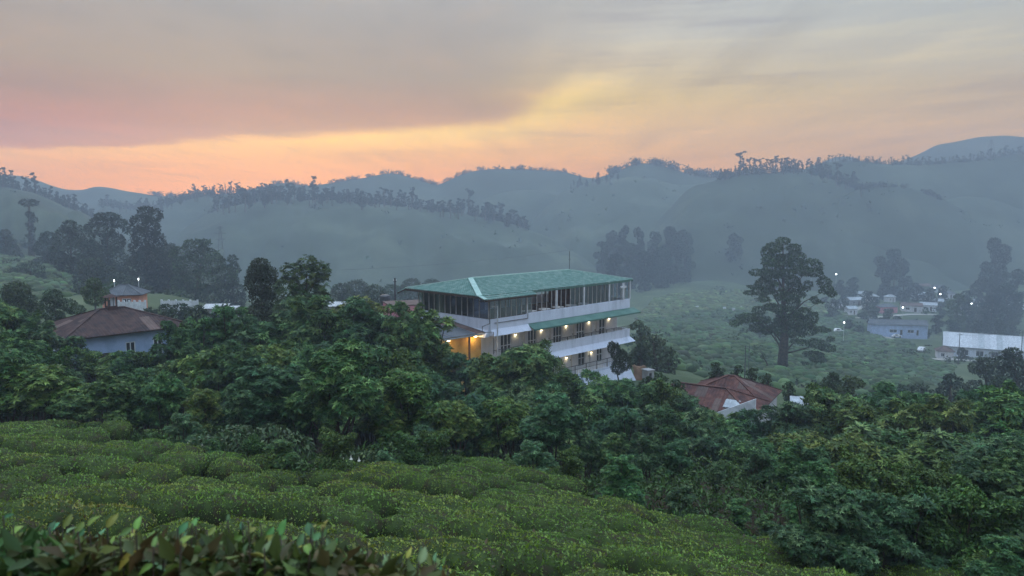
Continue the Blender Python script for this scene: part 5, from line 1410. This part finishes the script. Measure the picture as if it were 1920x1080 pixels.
# ------------------------------------------------------------------ smaller houses
def house(name, label, x, y, z, rz, L, Wd, h, rise, wall_m, roof_m, hip=True, over=0.4, holes=(), sheet=0.9, rows=2, gap=0.0, base=0.8):
    """rectangular house centred on (x,y): walls with openings, windows, doors, sheeted hip or gable roof"""
    t = thing(name, label, 'house', (x, y, z), rz)
    a, b = L / 2, Wd / 2
    def hol(side): return [(p, q, r, s) for sd, p, q, r, s, k in holes if sd == side]
    m = MB()
    wall_open(m, 'x', -b, 0.18, -a, a, -base, h, hol('f'))
    wall_open(m, 'x', b - 0.18, 0.18, -a, a, -base, h, hol('k'))
    wall_open(m, 'y', -a, 0.18, -b + 0.18, b - 0.18, -base, h, hol('l'))
    wall_open(m, 'y', a - 0.18, 0.18, -b + 0.18, b - 0.18, -base, h, hol('r'))
    m.build('wall', MATS[wall_m], t)
    MB().box(-a + 0.19, a - 0.19, -b + 0.19, b - 0.19, -base, 0.02).build('floor', MATS['concrete'], t)
    for sd, p, q, r, s, k in holes:
        ax = 'x' if sd in 'fk' else 'y'
        c = {'f': -b + 0.03, 'k': b - 0.13, 'l': -a + 0.03, 'r': a - 0.13}[sd]
        if k == 'd': door(t, p, q, c, r, s, 'wood_dark', axis_=ax)
        else: window(t, ax, c, p, q, r, s, 2, 1, bar=0.07)
    A, B = a + over, b + over
    rb = MB().box(-A + 0.05, A - 0.05, -B + 0.05, B - 0.05, h, h + 0.06).build('roof', MATS['wood_dark'], t)
    ez_ = h + 0.07; rz_ = h + rise
    R = max(A - B, 0.0) if hip else A
    rr = R if hip else A
    roof_face(lambda s, q: (s, L2(-B, 0, q), L2(ez_, rz_, q)), -A, A, -rr - 1e-4, rr + 1e-4, sheet, rb, roof_m, rows=rows)
    roof_face(lambda s, q: (s, L2(B, 0, q), L2(ez_, rz_, q)), -A, A, -rr - 1e-4, rr + 1e-4, sheet, rb, roof_m, rows=rows)
    if hip:
        roof_face(lambda s, q: (L2(-A, -R, q), s, L2(ez_, rz_, q)), -B, B, -1e-4, 1e-4, sheet, rb, roof_m, rows=rows)
        roof_face(lambda s, q: (L2(A, R, q), s, L2(ez_, rz_, q)), -B, B, -1e-4, 1e-4, sheet, rb, roof_m, rows=rows)
        if R > 0.2: MB().bar((-R, 0, rz_ + 0.06), (R, 0, rz_ + 0.06), 0.28, 0.06).build('ridge_cap', roof_m[0] if isinstance(roof_m, list) else roof_m, rb)
        for sx in (-1, 1):
            for sy in (-1, 1): MB().bar((sx * R, 0, rz_ + 0.06), (sx * A, sy * B, ez_ + 0.06), 0.24, 0.05).build('hip_cap', roof_m[0] if isinstance(roof_m, list) else roof_m, rb)
    else:
        MB().bar((-A, 0, rz_ + 0.05), (A, 0, rz_ + 0.05), 0.28, 0.06).build('ridge_cap', roof_m[0] if isinstance(roof_m, list) else roof_m, rb)
        for s in (-a, a - 0.18):
            gm = MB(); gm.hexa([(s, -b, h + 0.061), (s + 0.18, -b, h + 0.061), (s + 0.18, b, h + 0.061), (s, b, h + 0.061), (s, -0.02, rz_ - 0.1), (s + 0.18, -0.02, rz_ - 0.1), (s + 0.18, 0.02, rz_ - 0.1), (s, 0.02, rz_ - 0.1)])
            gm.build('gable', MATS[wall_m], t)
    return t

RD = [MATS['rust_dark']] * 7 + [MATS['brown_roof']]
RR = [MATS['rust_red']] * 8 + [MATS['brown_roof']]
# brown roofed blue house
th = math.radians(48.8)
lh = house('blue_house', 'pale blue house with a rusty dark brown pyramid roof', -30.9, 56.6, -12.2, th, 8.6, 6.8, 3.35, 1.55, 'blue_wall', RD, True, 0.45,
           [('f', -0.4, 0.3, 1.4, 2.7, 'w'), ('f', 1.6, 2.3, 1.4, 2.7, 'w'), ('f', -2.4, -1.5, 0.0, 2.1, 'd'), ('l', -1.0, 0.2, 1.2, 2.4, 'w')], 0.75, 2, base=2.5)
tr = MB().box(-0.34, 0.34, -0.34, 0.34, 4.75, 5.12).build('smoke_turret', MATS['rust_dark'], lh)
for a in (-0.3, 0.3):
    for b in (-0.3, 0.3): MB().box(a - 0.04, a + 0.04, b - 0.04, b + 0.04, 5.12, 5.80).build('post', MATS['metal_dark'], tr)
MB().box(-0.16, 0.02, -0.33, -0.30, 5.12, 5.75).box(0.08, 0.2, -0.33, -0.30, 5.12, 5.75).build('louvre', MATS['tin'], tr)
MB().hexa([(-0.5, -0.5, 5.80), (0.5, -0.5, 5.80), (0.5, 0.5, 5.80), (-0.5, 0.5, 5.80), (-0.1, -0.1, 6.0), (0.1, -0.1, 6.0), (0.1, 0.1, 6.0), (-0.1, 0.1, 6.0)]).build('turret_cap', MATS['rust_dark'], tr)
lt = MB().box(-5.9, -4.35, -2.6, 0.5, -2.0, 2.35).build('side_room', MATS['blue_wall'], lh)
roof_face(lambda s, q: (L2(-6.2, -4.32, q), s, L2(2.40, 2.75, q)), -2.9, 0.8, -2.9, 0.8, 0.8, lt, MATS['tin'], rows=1)
# red roofed house
rh = house('red_roofed_house', 'low house under a rusty red hip roof with a white gabled porch', 15.0, 57.2, -18.15, math.radians(149 - 180), 8.4, 4.6, 3.30, 1.33, 'cream_wall', RR, True, 0.35,
           [('f', -1.0, 0.0, 1.2, 2.4, 'w')], 0.85, 2, base=2.5)
pz = 3.1
pg = MB(); pg.hexa([(1.6, -3.6, 0), (4.9, -3.6, 0), (4.9, -3.45, 0), (1.6, -3.45, 0), (1.9, -3.6, 3.5), (4.9, -3.6, 5.0), (4.9, -3.45, 5.0), (1.9, -3.45, 3.5)])
pgo = pg.build('porch_gable', MATS['white_paint'], rh)
MB().box(3.5, 4.3, -3.63, -3.602, 2.6, 3.9).build('gable_window', MATS['green_sheet'], pgo)
roof_face(lambda s, q: (s, L2(-1.2, -2.2, q), L2(4.10, 3.72, q)), 2.2, 3.3, 2.2, 3.3, 1.2, rh, MATS['tin'], rows=1, name='skylight_sheet')
house('rear_wing', 'rear wing with a peaked rusty roof behind the red roofed house', 18.2, 60.2, -18.3, math.radians(-31), 6.2, 5.6, 3.35, 1.55, 'cream_wall', RR, True, 0.35, (), 0.85, 2, base=2.5)
# shed roofed with loose tin sheets
p = W(1527, 754, 57); gz_ = p.z - 2.5
sh = thing('tin_shed', 'low shed with loose pale tin sheets beside the red roofed house', 'shed', (p.x, p.y, gz_), math.radians(-20))
MB().box(-1.6, 1.6, -0.9, 0.9, -1.5, 2.1).build('wall', MATS['wood_dark'], sh)
roof_face(lambda s, q: (s, L2(-1.2, 1.2, q), L2(2.15, 2.55, q)), -1.8, 1.8, -1.8, 1.8, 0.7, sh, [MATS['tin'], MATS['rust_dark'], MATS['tin']], rows=1, jitter=0.05)
# concrete box and earth bank by the hotel end
p = W(1215, 708, 68)
cb = thing('concrete_outhouse', 'small grey concrete outhouse at the earth bank past the hotel end', 'outhouse', (p.x, p.y, p.z - 0.3), math.radians(30))
m = MB(); wall_open(m, 'x', -0.4, 0.12, -0.38, 0.38, -0.6, 1.0, [(-0.2, 0.12, 0.25, 0.8)]); m.box(-0.38, -0.27, -0.28, 0.4, -0.6, 1.0).box(0.27, 0.38, -0.28, 0.4, -0.6, 1.0).box(-0.27, 0.27, 0.3, 0.4, -0.6, 1.0)
m.build('wall', MATS['concrete'], cb); MB().box(-0.45, 0.45, -0.47, 0.47, 1.003, 1.1).build('roof_slab', MATS['concrete'], cb)
v = []; p0 = W(1197, 712, 72)
bk = MB()
for i in range(7):
    for j in range(5):
        u_, w_ = i / 6, j / 4
        bk.v.append((p0.x - 0.5 + u_ * 1.3 + random.uniform(-0.06, 0.06), p0.y - 0.2 + w_ * 1.2 + random.uniform(-0.08, 0.08), p0.z - 0.6 + 1.9 * math.sin(min(w_ * 2.2, 1.0) * 1.57) * (0.95 + 0.05 * math.sin(u_ * 9)) + random.uniform(-0.06, 0.06)))
for i in range(6):
    for j in range(4): bk.f.append((i * 5 + j, (i + 1) * 5 + j, (i + 1) * 5 + j + 1, i * 5 + j + 1))
o = bk.build('earth_bank', MATS['clay'], smooth=True); o['kind'] = 'structure'
# pink house behind the hotel
p = W(772, 595, 76)
ph = thing('pink_house', 'pink walled house behind the near end of the hotel', 'house', (p.x, p.y, -13.6), math.radians(20))
m = MB(); wall_open(m, 'x', -2, 0.2, -2.6, 2.6, -3, 4.35, [(0.5, 0.85, 2.4, 3.9), (1.4, 2.2, 1.5, 3.3)]); m.box(-2.6, -2.4, -1.8, 2, -3, 4.35).box(2.4, 2.6, -1.8, 2, -3, 4.35).box(-2.4, 2.4, 1.8, 2, -3, 4.35)
m.build('wall', MATS['pink_wall'], ph); MB().box(-2.65, 2.65, -2.05, 2.05, 4.353, 4.45).build('roof_slab', MATS['brown_roof'], ph)
window(ph, 'x', -1.95, 0.5, 0.85, 2.4, 3.9, 1, 2, 'wood_dark'); window(ph, 'x', -1.95, 1.4, 2.2, 1.5, 3.3, 2, 1, 'wood_dark')
wt = W(722, 560, 78)
tk = thing('water_tank', 'dark round water tank on a stand beside the pink house', 'water tank', (wt.x, wt.y, wt.z - 3.2), 0)
MB().tube([(0, 0, 2.6), (0, 0, 2.65), (0, 0, 3.5), (0, 0, 3.62)], [0.5, 0.55, 0.55, 0.35], 14).build('barrel', MATS['metal_dark'], tk)
for a in (-0.4, 0.4):
    for b in (-0.4, 0.4): MB().box(a - 0.06, a + 0.06, b - 0.06, b + 0.06, -2, 2.6).build('leg', MATS['concrete'], tk)
# orange house and its white walls
p = W(236, 580, 96)
oh = house('orange_house', 'small orange house with a grey green hip roof under the tree group', p.x, p.y, p.z - 0.5, math.radians(12), 4.4, 3.6, 2.5, 1.25, 'orange_wall', [MATS['grey_roof']], True, 0.45, [('f', 0.1, 1.2, 0.9, 2.1, 'w'), ('f', -1.5, -0.7, 0.0, 2.0, 'd')], 1.0, 1, base=1.5)
def white_wall(pa, pb, Y, lb, h):
    a, b = W(*pa, Y), W(*pb, Y)
    c = (a + b) / 2; t = thing('garden_wall', lb, 'wall', (c.x, c.y, c.z - 1.0), math.atan2(b.y - a.y, b.x - a.x))
    L = (b - a).length / 2; n = 5
    for i in range(n + 1):
        x_ = -L + 2 * L * i / n; MB().box(x_ - 0.1, x_ + 0.1, -0.1, 0.1, -1.0, 1.0 + h * 0.25).build('pillar', MATS['white_paint'], t)
    for i in range(n):
        x0, x1 = -L + 2 * L * i / n + 0.101, -L + 2 * L * (i + 1) / n - 0.101
        MB().box(x0, x1, -0.05, 0.05, -1.0, 1.0).build('panel', MATS['white_paint'], t)
white_wall((222, 566), (272, 566), 92, 'white boundary wall in front of the orange house', 0.9)
white_wall((303, 566), (370, 562), 96, 'long white garden wall beside the orange house', 0.6)
for px, row, Y in ((405, 574, 92), (425, 578, 95), (640, 570, 90)):
    p = W(px, row, Y); t = thing('low_shed', 'low tin roofed shed half hidden in bushes behind the thicket', 'shed', (p.x, p.y, p.z - 1.6), math.radians(8), 'low sheds behind the thicket')
    MB().box(-1.3, 1.3, -0.9, 0.9, -2, 1.35).build('wall', MATS['concrete'], t)
    roof_face(lambda s, q: (s, L2(-1.1, 1.1, q), L2(1.4, 1.75, q)), -1.5, 1.5, -1.5, 1.5, 0.8, t, MATS['tin'], rows=1)

# ------------------------------------------------------------------ village in the valley
p = hit(1686, 634); Yb = p.y; k = Yb / F
bh = house('long_blue_house', 'long pale blue single storey house with a dark roof in the valley', p.x, p.y + 2, p.z + 1.3, math.radians(-10), 100 * k, 5.0, 26 * k * 0.72, 9 * k, 'blue_wall', [MATS['grey_roof']], False, 0.5,
           [('f', -3.6, -0.8, 0.9, 2.2, 'w'), ('f', 3.2, 5.6, 0.9, 2.2, 'w'), ('f', 6.6, 7.4, 0.0, 2.1, 'd'), ('f', 0.4, 1.3, 0.0, 2.1, 'd')], 1.6, 1, base=4)
p = hit(1860, 672); k = p.y / F
ws_ = house('white_shed', 'very long white roofed shed in the valley', p.x + 3, p.y + 4, p.z, math.radians(-29), 165 * k, 11.0, 17 * k, 24 * k, 'white_wall', [MATS['tin'], MATS['metal_light'], MATS['metal_light']], False, 0.6,
            [('f', -9, -7, 0.3, 2.0, 'w'), ('f', -5, -3, 0.3, 2.0, 'w'), ('f', -1, 1, 0.3, 2.0, 'w'), ('f', 3, 5, 0.3, 2.0, 'w')], 1.6, 1, base=2)
p2 = hit(1768, 668)
house('brown_roofed_hut', 'small brown roofed hut at the end of the long white shed', p2.x - 2, p2.y - 4, p2.z, math.radians(-20), 4.4, 3.6, 2.4, 1.5, 'cream_wall', [MATS['brown_roof']], True, 0.4, [('f', -1.2, -0.2, 0.8, 1.9, 'w')], 1.5, 1, base=1.5)
VH = [(1570, 580, 6, 'cream', 'grey_roof'), (1615, 560, 6, 'white', 'tin'), (1755, 575, 6, 'cream', 'tin'), (1805, 592, 6, 'white', 'grey_roof'), (1860, 588, 6, 'cream', 'tin'), (1905, 580, 6, 'white', 'tin'), (1668, 566, 5, 'cream', 'tin'), (1760, 548, 6, 'white', 'grey_roof'), (1600, 572, 8, 'grey', 'tin'), (1634, 566, 6, 'cream', 'tin'), (1682, 560, 7, 'white', 'grey_roof'), (1725, 562, 9, 'white', 'tin'), (1662, 586, 8, 'pink', 'grey_roof'), (1708, 584, 9, 'cream', 'brown_roof'), (1740, 582, 7, 'white', 'tin'),
      (1775, 560, 7, 'cream', 'grey_roof'), (1842, 575, 8, 'white', 'tin'), (1692, 545, 7, 'cream', 'tin'), (1648, 548, 6, 'white', 'grey_roof'), (1730, 545, 8, 'cream', 'brown_roof'), (1595, 590, 5, 'cream', 'tin'), (1880, 562, 8, 'white', 'grey_roof')]
desc = ['cream grey roofed house left of the village lanes', 'white tin roofed house above the upper lane', 'cream tin roofed house beside the light green tree', 'white grey roofed house below the light green tree', 'cream tin roofed house beyond the long white shed', 'white tin roofed house behind the end of the long white shed', 'tiny cream tin roofed house under the big village tree', 'white grey roofed house near the brightest lamp', 'tin roofed grey house at the upper end of the pale village lane', 'small cream house with tin roof above the lane', 'white grey roofed house under the big village tree', 'broad white house with a bright tin roof in the middle of the village', 'pink house with grey roof behind the long blue house', 'cream house with brown roof behind the long blue house', 'white tin roofed house behind the long blue house',
        'cream house with grey roof by the bright street lamp', 'white tin roofed house beyond the light green tree', 'cream tin roofed house right of the big village tree', 'little white house left of the big village tree', 'cream brown roofed house at the foot of the pale fields', 'tiny cream hut where the two village lanes meet', 'white grey roofed house under the tall hazy tree']
wm = {'grey': 'concrete', 'cream': 'cream_wall', 'white': 'white_paint', 'pink': 'pink_wall'}
for i, ((px, row, L, wc, rm), lb) in enumerate(zip(VH, desc)):
    p = hit(px, row)
    house('village_house', lb, p.x, p.y, p.z, random.uniform(-0.5, 0.4), L, L * 0.62, 2.7, 1.4, wm[wc], [MATS[rm]], i % 3 == 0, 0.4, [('f', -L * 0.3, -L * 0.12, 0.9, 2.0, 'w'), ('f', L * 0.1, L * 0.22, 0.0, 2.0, 'd')], 2.5, 1, base=1.5)
for px, row, lb in ((1307, 580, 'small white hut by the edge of the hazy tea slope'), (1358, 582, 'taller white hut beside the hazy slope trees'), (1375, 584, 'low white hut next to the taller white hut'), (1388, 581, 'white hut nearest the lone dark tree')):
    p = hit(px, row); t = thing('white_hut', lb, 'hut', tuple(p), random.uniform(-0.4, 0.4))
    MB().box(-0.9, 0.9, -0.8, 0.8, -0.6, 1.9).build('wall', MATS['cream_wall'], t); t.scale = (0.6, 0.6, 0.6)
    MB().hexa([(-1.05, -0.95, 1.9), (1.05, -0.95, 1.9), (1.05, 0.95, 1.9), (-1.05, 0.95, 1.9), (-1.0, -0.05, 2.5), (1.0, -0.05, 2.5), (1.0, 0.05, 2.5), (-1.0, 0.05, 2.5)]).build('roof', MATS['tin'], t)
    MB().box(-0.3, 0.3, -0.83, -0.803, 0.0, 1.5).build('door', MATS['wood_dark'], t)

def on_hill(px, row, key, frac=0.5):
    # a spot on the front slope of a hill found by casting the sight line on its mesh
    return None
# lanes and fields laid on the ground
def lane(name, pts, w, material='road_dust', lift=0.12):
    P = [hit(a, b) for a, b in pts]; Q = []
    for a, b in zip(P, P[1:]):
        n = max(2, int((b - a).length / 3))
        for i in range(n): Q.append(a.lerp(b, i / n))
    Q.append(P[-1]); mb = MB()
    for i, q in enumerate(Q):
        d = (Q[min(i + 1, len(Q) - 1)] - Q[max(i - 1, 0)]); d.z = 0; d.normalize(); n = Vector((-d.y, d.x, 0)) * (w / 2)
        for e in (q - n, q + n): mb.v.append((e.x, e.y, g(e.x, e.y) + lift))
    for i in range(len(Q) - 1): mb.f.append((2 * i, 2 * i + 1, 2 * i + 3, 2 * i + 2))
    o = mb.build(name, MATS[material]); o['kind'] = 'structure'
lane('lane', [(1572, 598), (1590, 590), (1626, 572)], 3.2)
lane('lane', [(1552, 598), (1600, 596), (1660, 594), (1760, 592)], 2.2)
lane('yard', [(1592, 633), (1640, 634), (1672, 634)], 6.0)
lane('lane', [(1640, 648), (1668, 636)], 1.8)
lane('lane', [(1716, 672), (1780, 675), (1880, 678), (1960, 680)], 3.4)
lane('lane', [(1682, 660), (1706, 668)], 2.0)
mat('field_pale', (0.15, 0.18, 0.09), (0.12, 0.15, 0.07), 0.05, 0.95, 0.1)
lane('field', [(1745, 528), (1800, 528), (1860, 529)], 30.0, 'field_pale', 0.3)
lane('field', [(1735, 542), (1790, 542), (1850, 543)], 12.0, 'field_pale', 0.3)

# vehicles
def vehicle(px, row, L, H, lb, rz, name='parked_car', cat='car'):
    p = hit(px, row); t = thing(name, lb, cat, (p.x, p.y, g(p.x, p.y) + 0.13), rz)
    w = 0.85
    pr = [(-L / 2, 0.35), (-L / 2, H * 0.55), (-L * 0.42, H * 0.62), (-L * 0.28, H), (L * 0.18, H), (L * 0.30, H * 0.60), (L / 2, H * 0.52), (L / 2, 0.35)] if cat == 'car' else [(-L / 2, 0.35), (-L / 2, H * 0.95), (-L * 0.48, H), (L * 0.38, H), (L * 0.47, H * 0.55), (L / 2, H * 0.5), (L / 2, 0.35)]
    m = MB(); n = len(pr)
    m.v = [(a, -w, b) for a, b in pr] + [(a, w, b) for a, b in pr]
    m.f = [tuple(range(n)), tuple(range(2 * n - 1, n - 1, -1))] + [(i, n + i, n + (i + 1) % n, (i + 1) % n) for i in range(n)]
    m.build('body', MATS['car_white'], t)
    for s in (-1, 1):
        MB().box(-L * 0.26, L * 0.02, s * w - 0.012, s * w + 0.012, H * 0.62, H * 0.90).build('side_window', MATS['window_dark'], t)
        for a in (-L * 0.3, L * 0.3):
            wh = MB().tube([(a, s * w - 0.1, 0.32), (a, s * w + 0.06, 0.32)], 0.32, 12).build('wheel', MATS['tyre'], t)
            MB().tube([(a, s * w - 0.09, 0.32), (a, s * w + 0.07, 0.32)], 0.18, 10).build('rim', MATS['metal_light'], wh)
vehicle(1680, 634, 4.0, 1.45, 'white car parked before the long blue house', 0.1)
vehicle(1697, 633, 5.0, 2.0, 'white van parked against the long blue house', 0.15, 'parked_van', 'van')
vehicle(1728, 660, 4.0, 1.45, 'white car on the grass left of the long white shed', 0.8)
vehicle(1572, 624, 3.8, 1.5, 'pale car parked under the poles beside the valley lane', 0.0)

# street lamps, lit at dusk
SL = [(1581, 645, 606, 'street lamp beside the pale car and poles'), (1566, 560, 516, 'upper of two lit lamps behind the lone dark tree'), (1659, 552, 525, 'lit lamp under the big village tree'), (1662, 560, 535, 'lower lit lamp under the big village tree'), (1751, 565, 541, 'brightest lamp at the edge of the pale fields'),
      (1743, 572, 552, 'lit lamp in front of the brightest lamp'), (1692, 596, 579, 'lamp behind the dark roof of the long blue house'), (1762, 572, 553, 'lamp by the cream house near the bright lamp'), (1820, 592, 570, 'lamp beside the light green village tree'), (1412, 500, 474, 'single lit lamp on the hazy slope left of the lone tree'),
      (1520, 545, 509, 'lamp shining through the crown of the lone tree'), (1845, 668, 657, 'lamp under the eaves of the long white shed'), (1579, 522, 512, 'lower of two lit lamps behind the lone dark tree')]
for px, br, tr_, lb in SL:
    p = hit(px, br); k = p.y / F; h = max((br - tr_) * k, 2.5)
    t = thing('street_lamp', lb, 'street lamp', tuple(p), random.uniform(0, 6), 'street lamps of the village')
    MB().tube([(0, 0, -0.5), (0, 0, h)], [0.09, 0.06], 6).build('pole', MATS['metal_light'], t)
    r = 0.0009 * p.y
    b = MB(); b.tube([(0, 0, h), (0, 0, h + r * 0.5), (0, 0, h + r * 1.5), (0, 0, h + r * 2)], [r * 0.4, r, r, r * 0.3], 8); b.build('lamp_head', MATS['lamp_white'], t)
for px, br, tr_, Y, lb in ((261, 552, 525, 100, 'lamp post beside the orange house roof'), (215, 545, 528, 104, 'white lamp above the orange house roof')):
    p = W(px, br, Y); h = (br - tr_) * Y / F
    t = thing('street_lamp', lb, 'street lamp', (p.x, p.y, p.z), 0, 'street lamps of the village')
    MB().tube([(0, 0, -2.5), (0, 0, h)], [0.07, 0.05], 6).build('pole', MATS['metal_light'], t)
    MB().tube([(0, 0, h), (0, 0, h + 0.08), (0, 0, h + 0.22), (0, 0, h + 0.28)], [0.02, 0.05, 0.05, 0.02], 8).build('lamp_head', MATS['lamp_white'], t)

# poles, pylons, masts and wires
def pole(px, base, top, Y, lb, r=0.10, arm=0.0, name='utility_pole'):
    p, q = W(px, base, Y), W(px, top, Y); gz = min(g(p.x, p.y), p.z)
    t = thing(name, lb, 'pole', (p.x, p.y, gz), 0.3)
    MB().tube([(0, 0, -0.3), (0, 0, q.z - gz)], [r, r * 0.7], 7).build('shaft', MATS['metal_dark'], t)
    if arm:
        MB().bar((-arm, 0, q.z - gz - 0.4), (arm, 0, q.z - gz - 0.4), 0.10, 0.10).build('crossarm', MATS['metal_dark'], t)
        for a in (-arm * 0.9, arm * 0.9): MB().tube([(a, 0, q.z - gz - 0.35), (a, 0, q.z - gz - 0.15)], 0.05, 6).build('insulator', MATS['white_paint'], t)
pole(741, 560, 521, 80, 'dark utility pole standing behind the pink house', 0.13, 0.15)
pole(1397, 685, 648, 120, 'dark pole with a tilted top left of the lone tree', 0.10, 0.0)
pole(1404, 682, 645, 122, 'thin pole beside the tilted pole left of the lone tree', 0.06, 0.0)
pole(1568, 640, 600, 300, 'leaning pale pole over the parked pale car', 0.12, 0.4)
pole(1796, 690, 625, 205, 'utility pole in front of the long white shed', 0.12, 0.9)
pole(1915, 660, 620, 212, 'utility pole at the far end of the long white shed', 0.12, 0.9)
def pylon(px, base, top, Y, w0, lb, arms, z=None):
    p, q = W(px, base, Y), W(px, top, Y); h = q.z - p.z
    t = thing('lattice_pylon', lb, 'pylon', (p.x, p.y, p.z), 0.4)
    for i, (a, b) in enumerate(((-1, -1), (1, -1), (1, 1), (-1, 1))):
        MB().bar((a * w0, b * w0, -1.5), (a * w0 * 0.12, b * w0 * 0.12, h), 0.16, 0.16).build('leg', MATS['metal_dark'], t)
    n = 7
    for i in range(n):
        f0, f1 = i / n, (i + 1) / n; a0, a1 = w0 * (1 - 0.88 * f0), w0 * (1 - 0.88 * f1)
        m = MB()
        for s in (-1, 1):
            m.bar((-a0, s * a0, h * f0), (a1, s * a1, h * f1), 0.09, 0.09).bar((s * a0, -a0, h * f0), (s * a1, a1, h * f1), 0.09, 0.09)
        m.build('brace', MATS['metal_dark'], t)
    for zf, L in arms: MB().bar((-L, 0, h * zf), (L, 0, h * zf), 0.2, 0.2).build('crossarm', MATS['metal_dark'], t)
pylon(415, 492, 424, 345, 1.6, 'lattice power pylon on the foot of the middle hill', ((0.95, 1.6), (0.80, 2.4), (0.64, 2.0)))
zt, Yt = hillz('right_ridge', 1857)
pylon(1857, ROW(zt, Yt) + 3, 262, Yt, 3.0, 'lattice mast on the ridge below the faint far peak', ())
for key, px, top, lb in (('left_wood', 422, 344, 'thin mast on the far wooded ridge left of the middle hill'), ('centre_right', 1123, 321, 'thin mast on the shoulder behind the hotel roof')):
    z, Y = hillz(key, px); q = W(px, top, Y)
    t = thing('mast', lb, 'mast', (q.x, q.y, z - 1), 0)
    MB().tube([(0, 0, 0), (0, 0, q.z - z + 1)], [0.5, 0.25], 6).build('shaft', MATS['metal_dark'], t)
    MB().bar((-1.2, 0, (q.z - z) * 0.8), (1.2, 0, (q.z - z) * 0.8), 0.3, 0.3).build('crossarm', MATS['metal_dark'], t)
def wire(pts, r, lb):
    P = [W(*p) for p in pts]; Q = []
    for i in range(25):
        s = i / 24; a = P[0].lerp(P[1], s); a.z -= (P[1] - P[0]).length * 0.012 * 4 * s * (1 - s); Q.append(a - P[0])
    o = MB().tube(Q, r, 5).build('power_line', MATS['metal_dark'], loc=P[0]); tag(o, lb, 'cable')
wire([(640, 506, 250), (1075, 468, 290)], 0.05, 'power line crossing the hazy hill behind the hotel roof')
wire([(1796, 628, 205), (1915, 623, 212)], 0.03, 'power line in front of the long white shed roof')
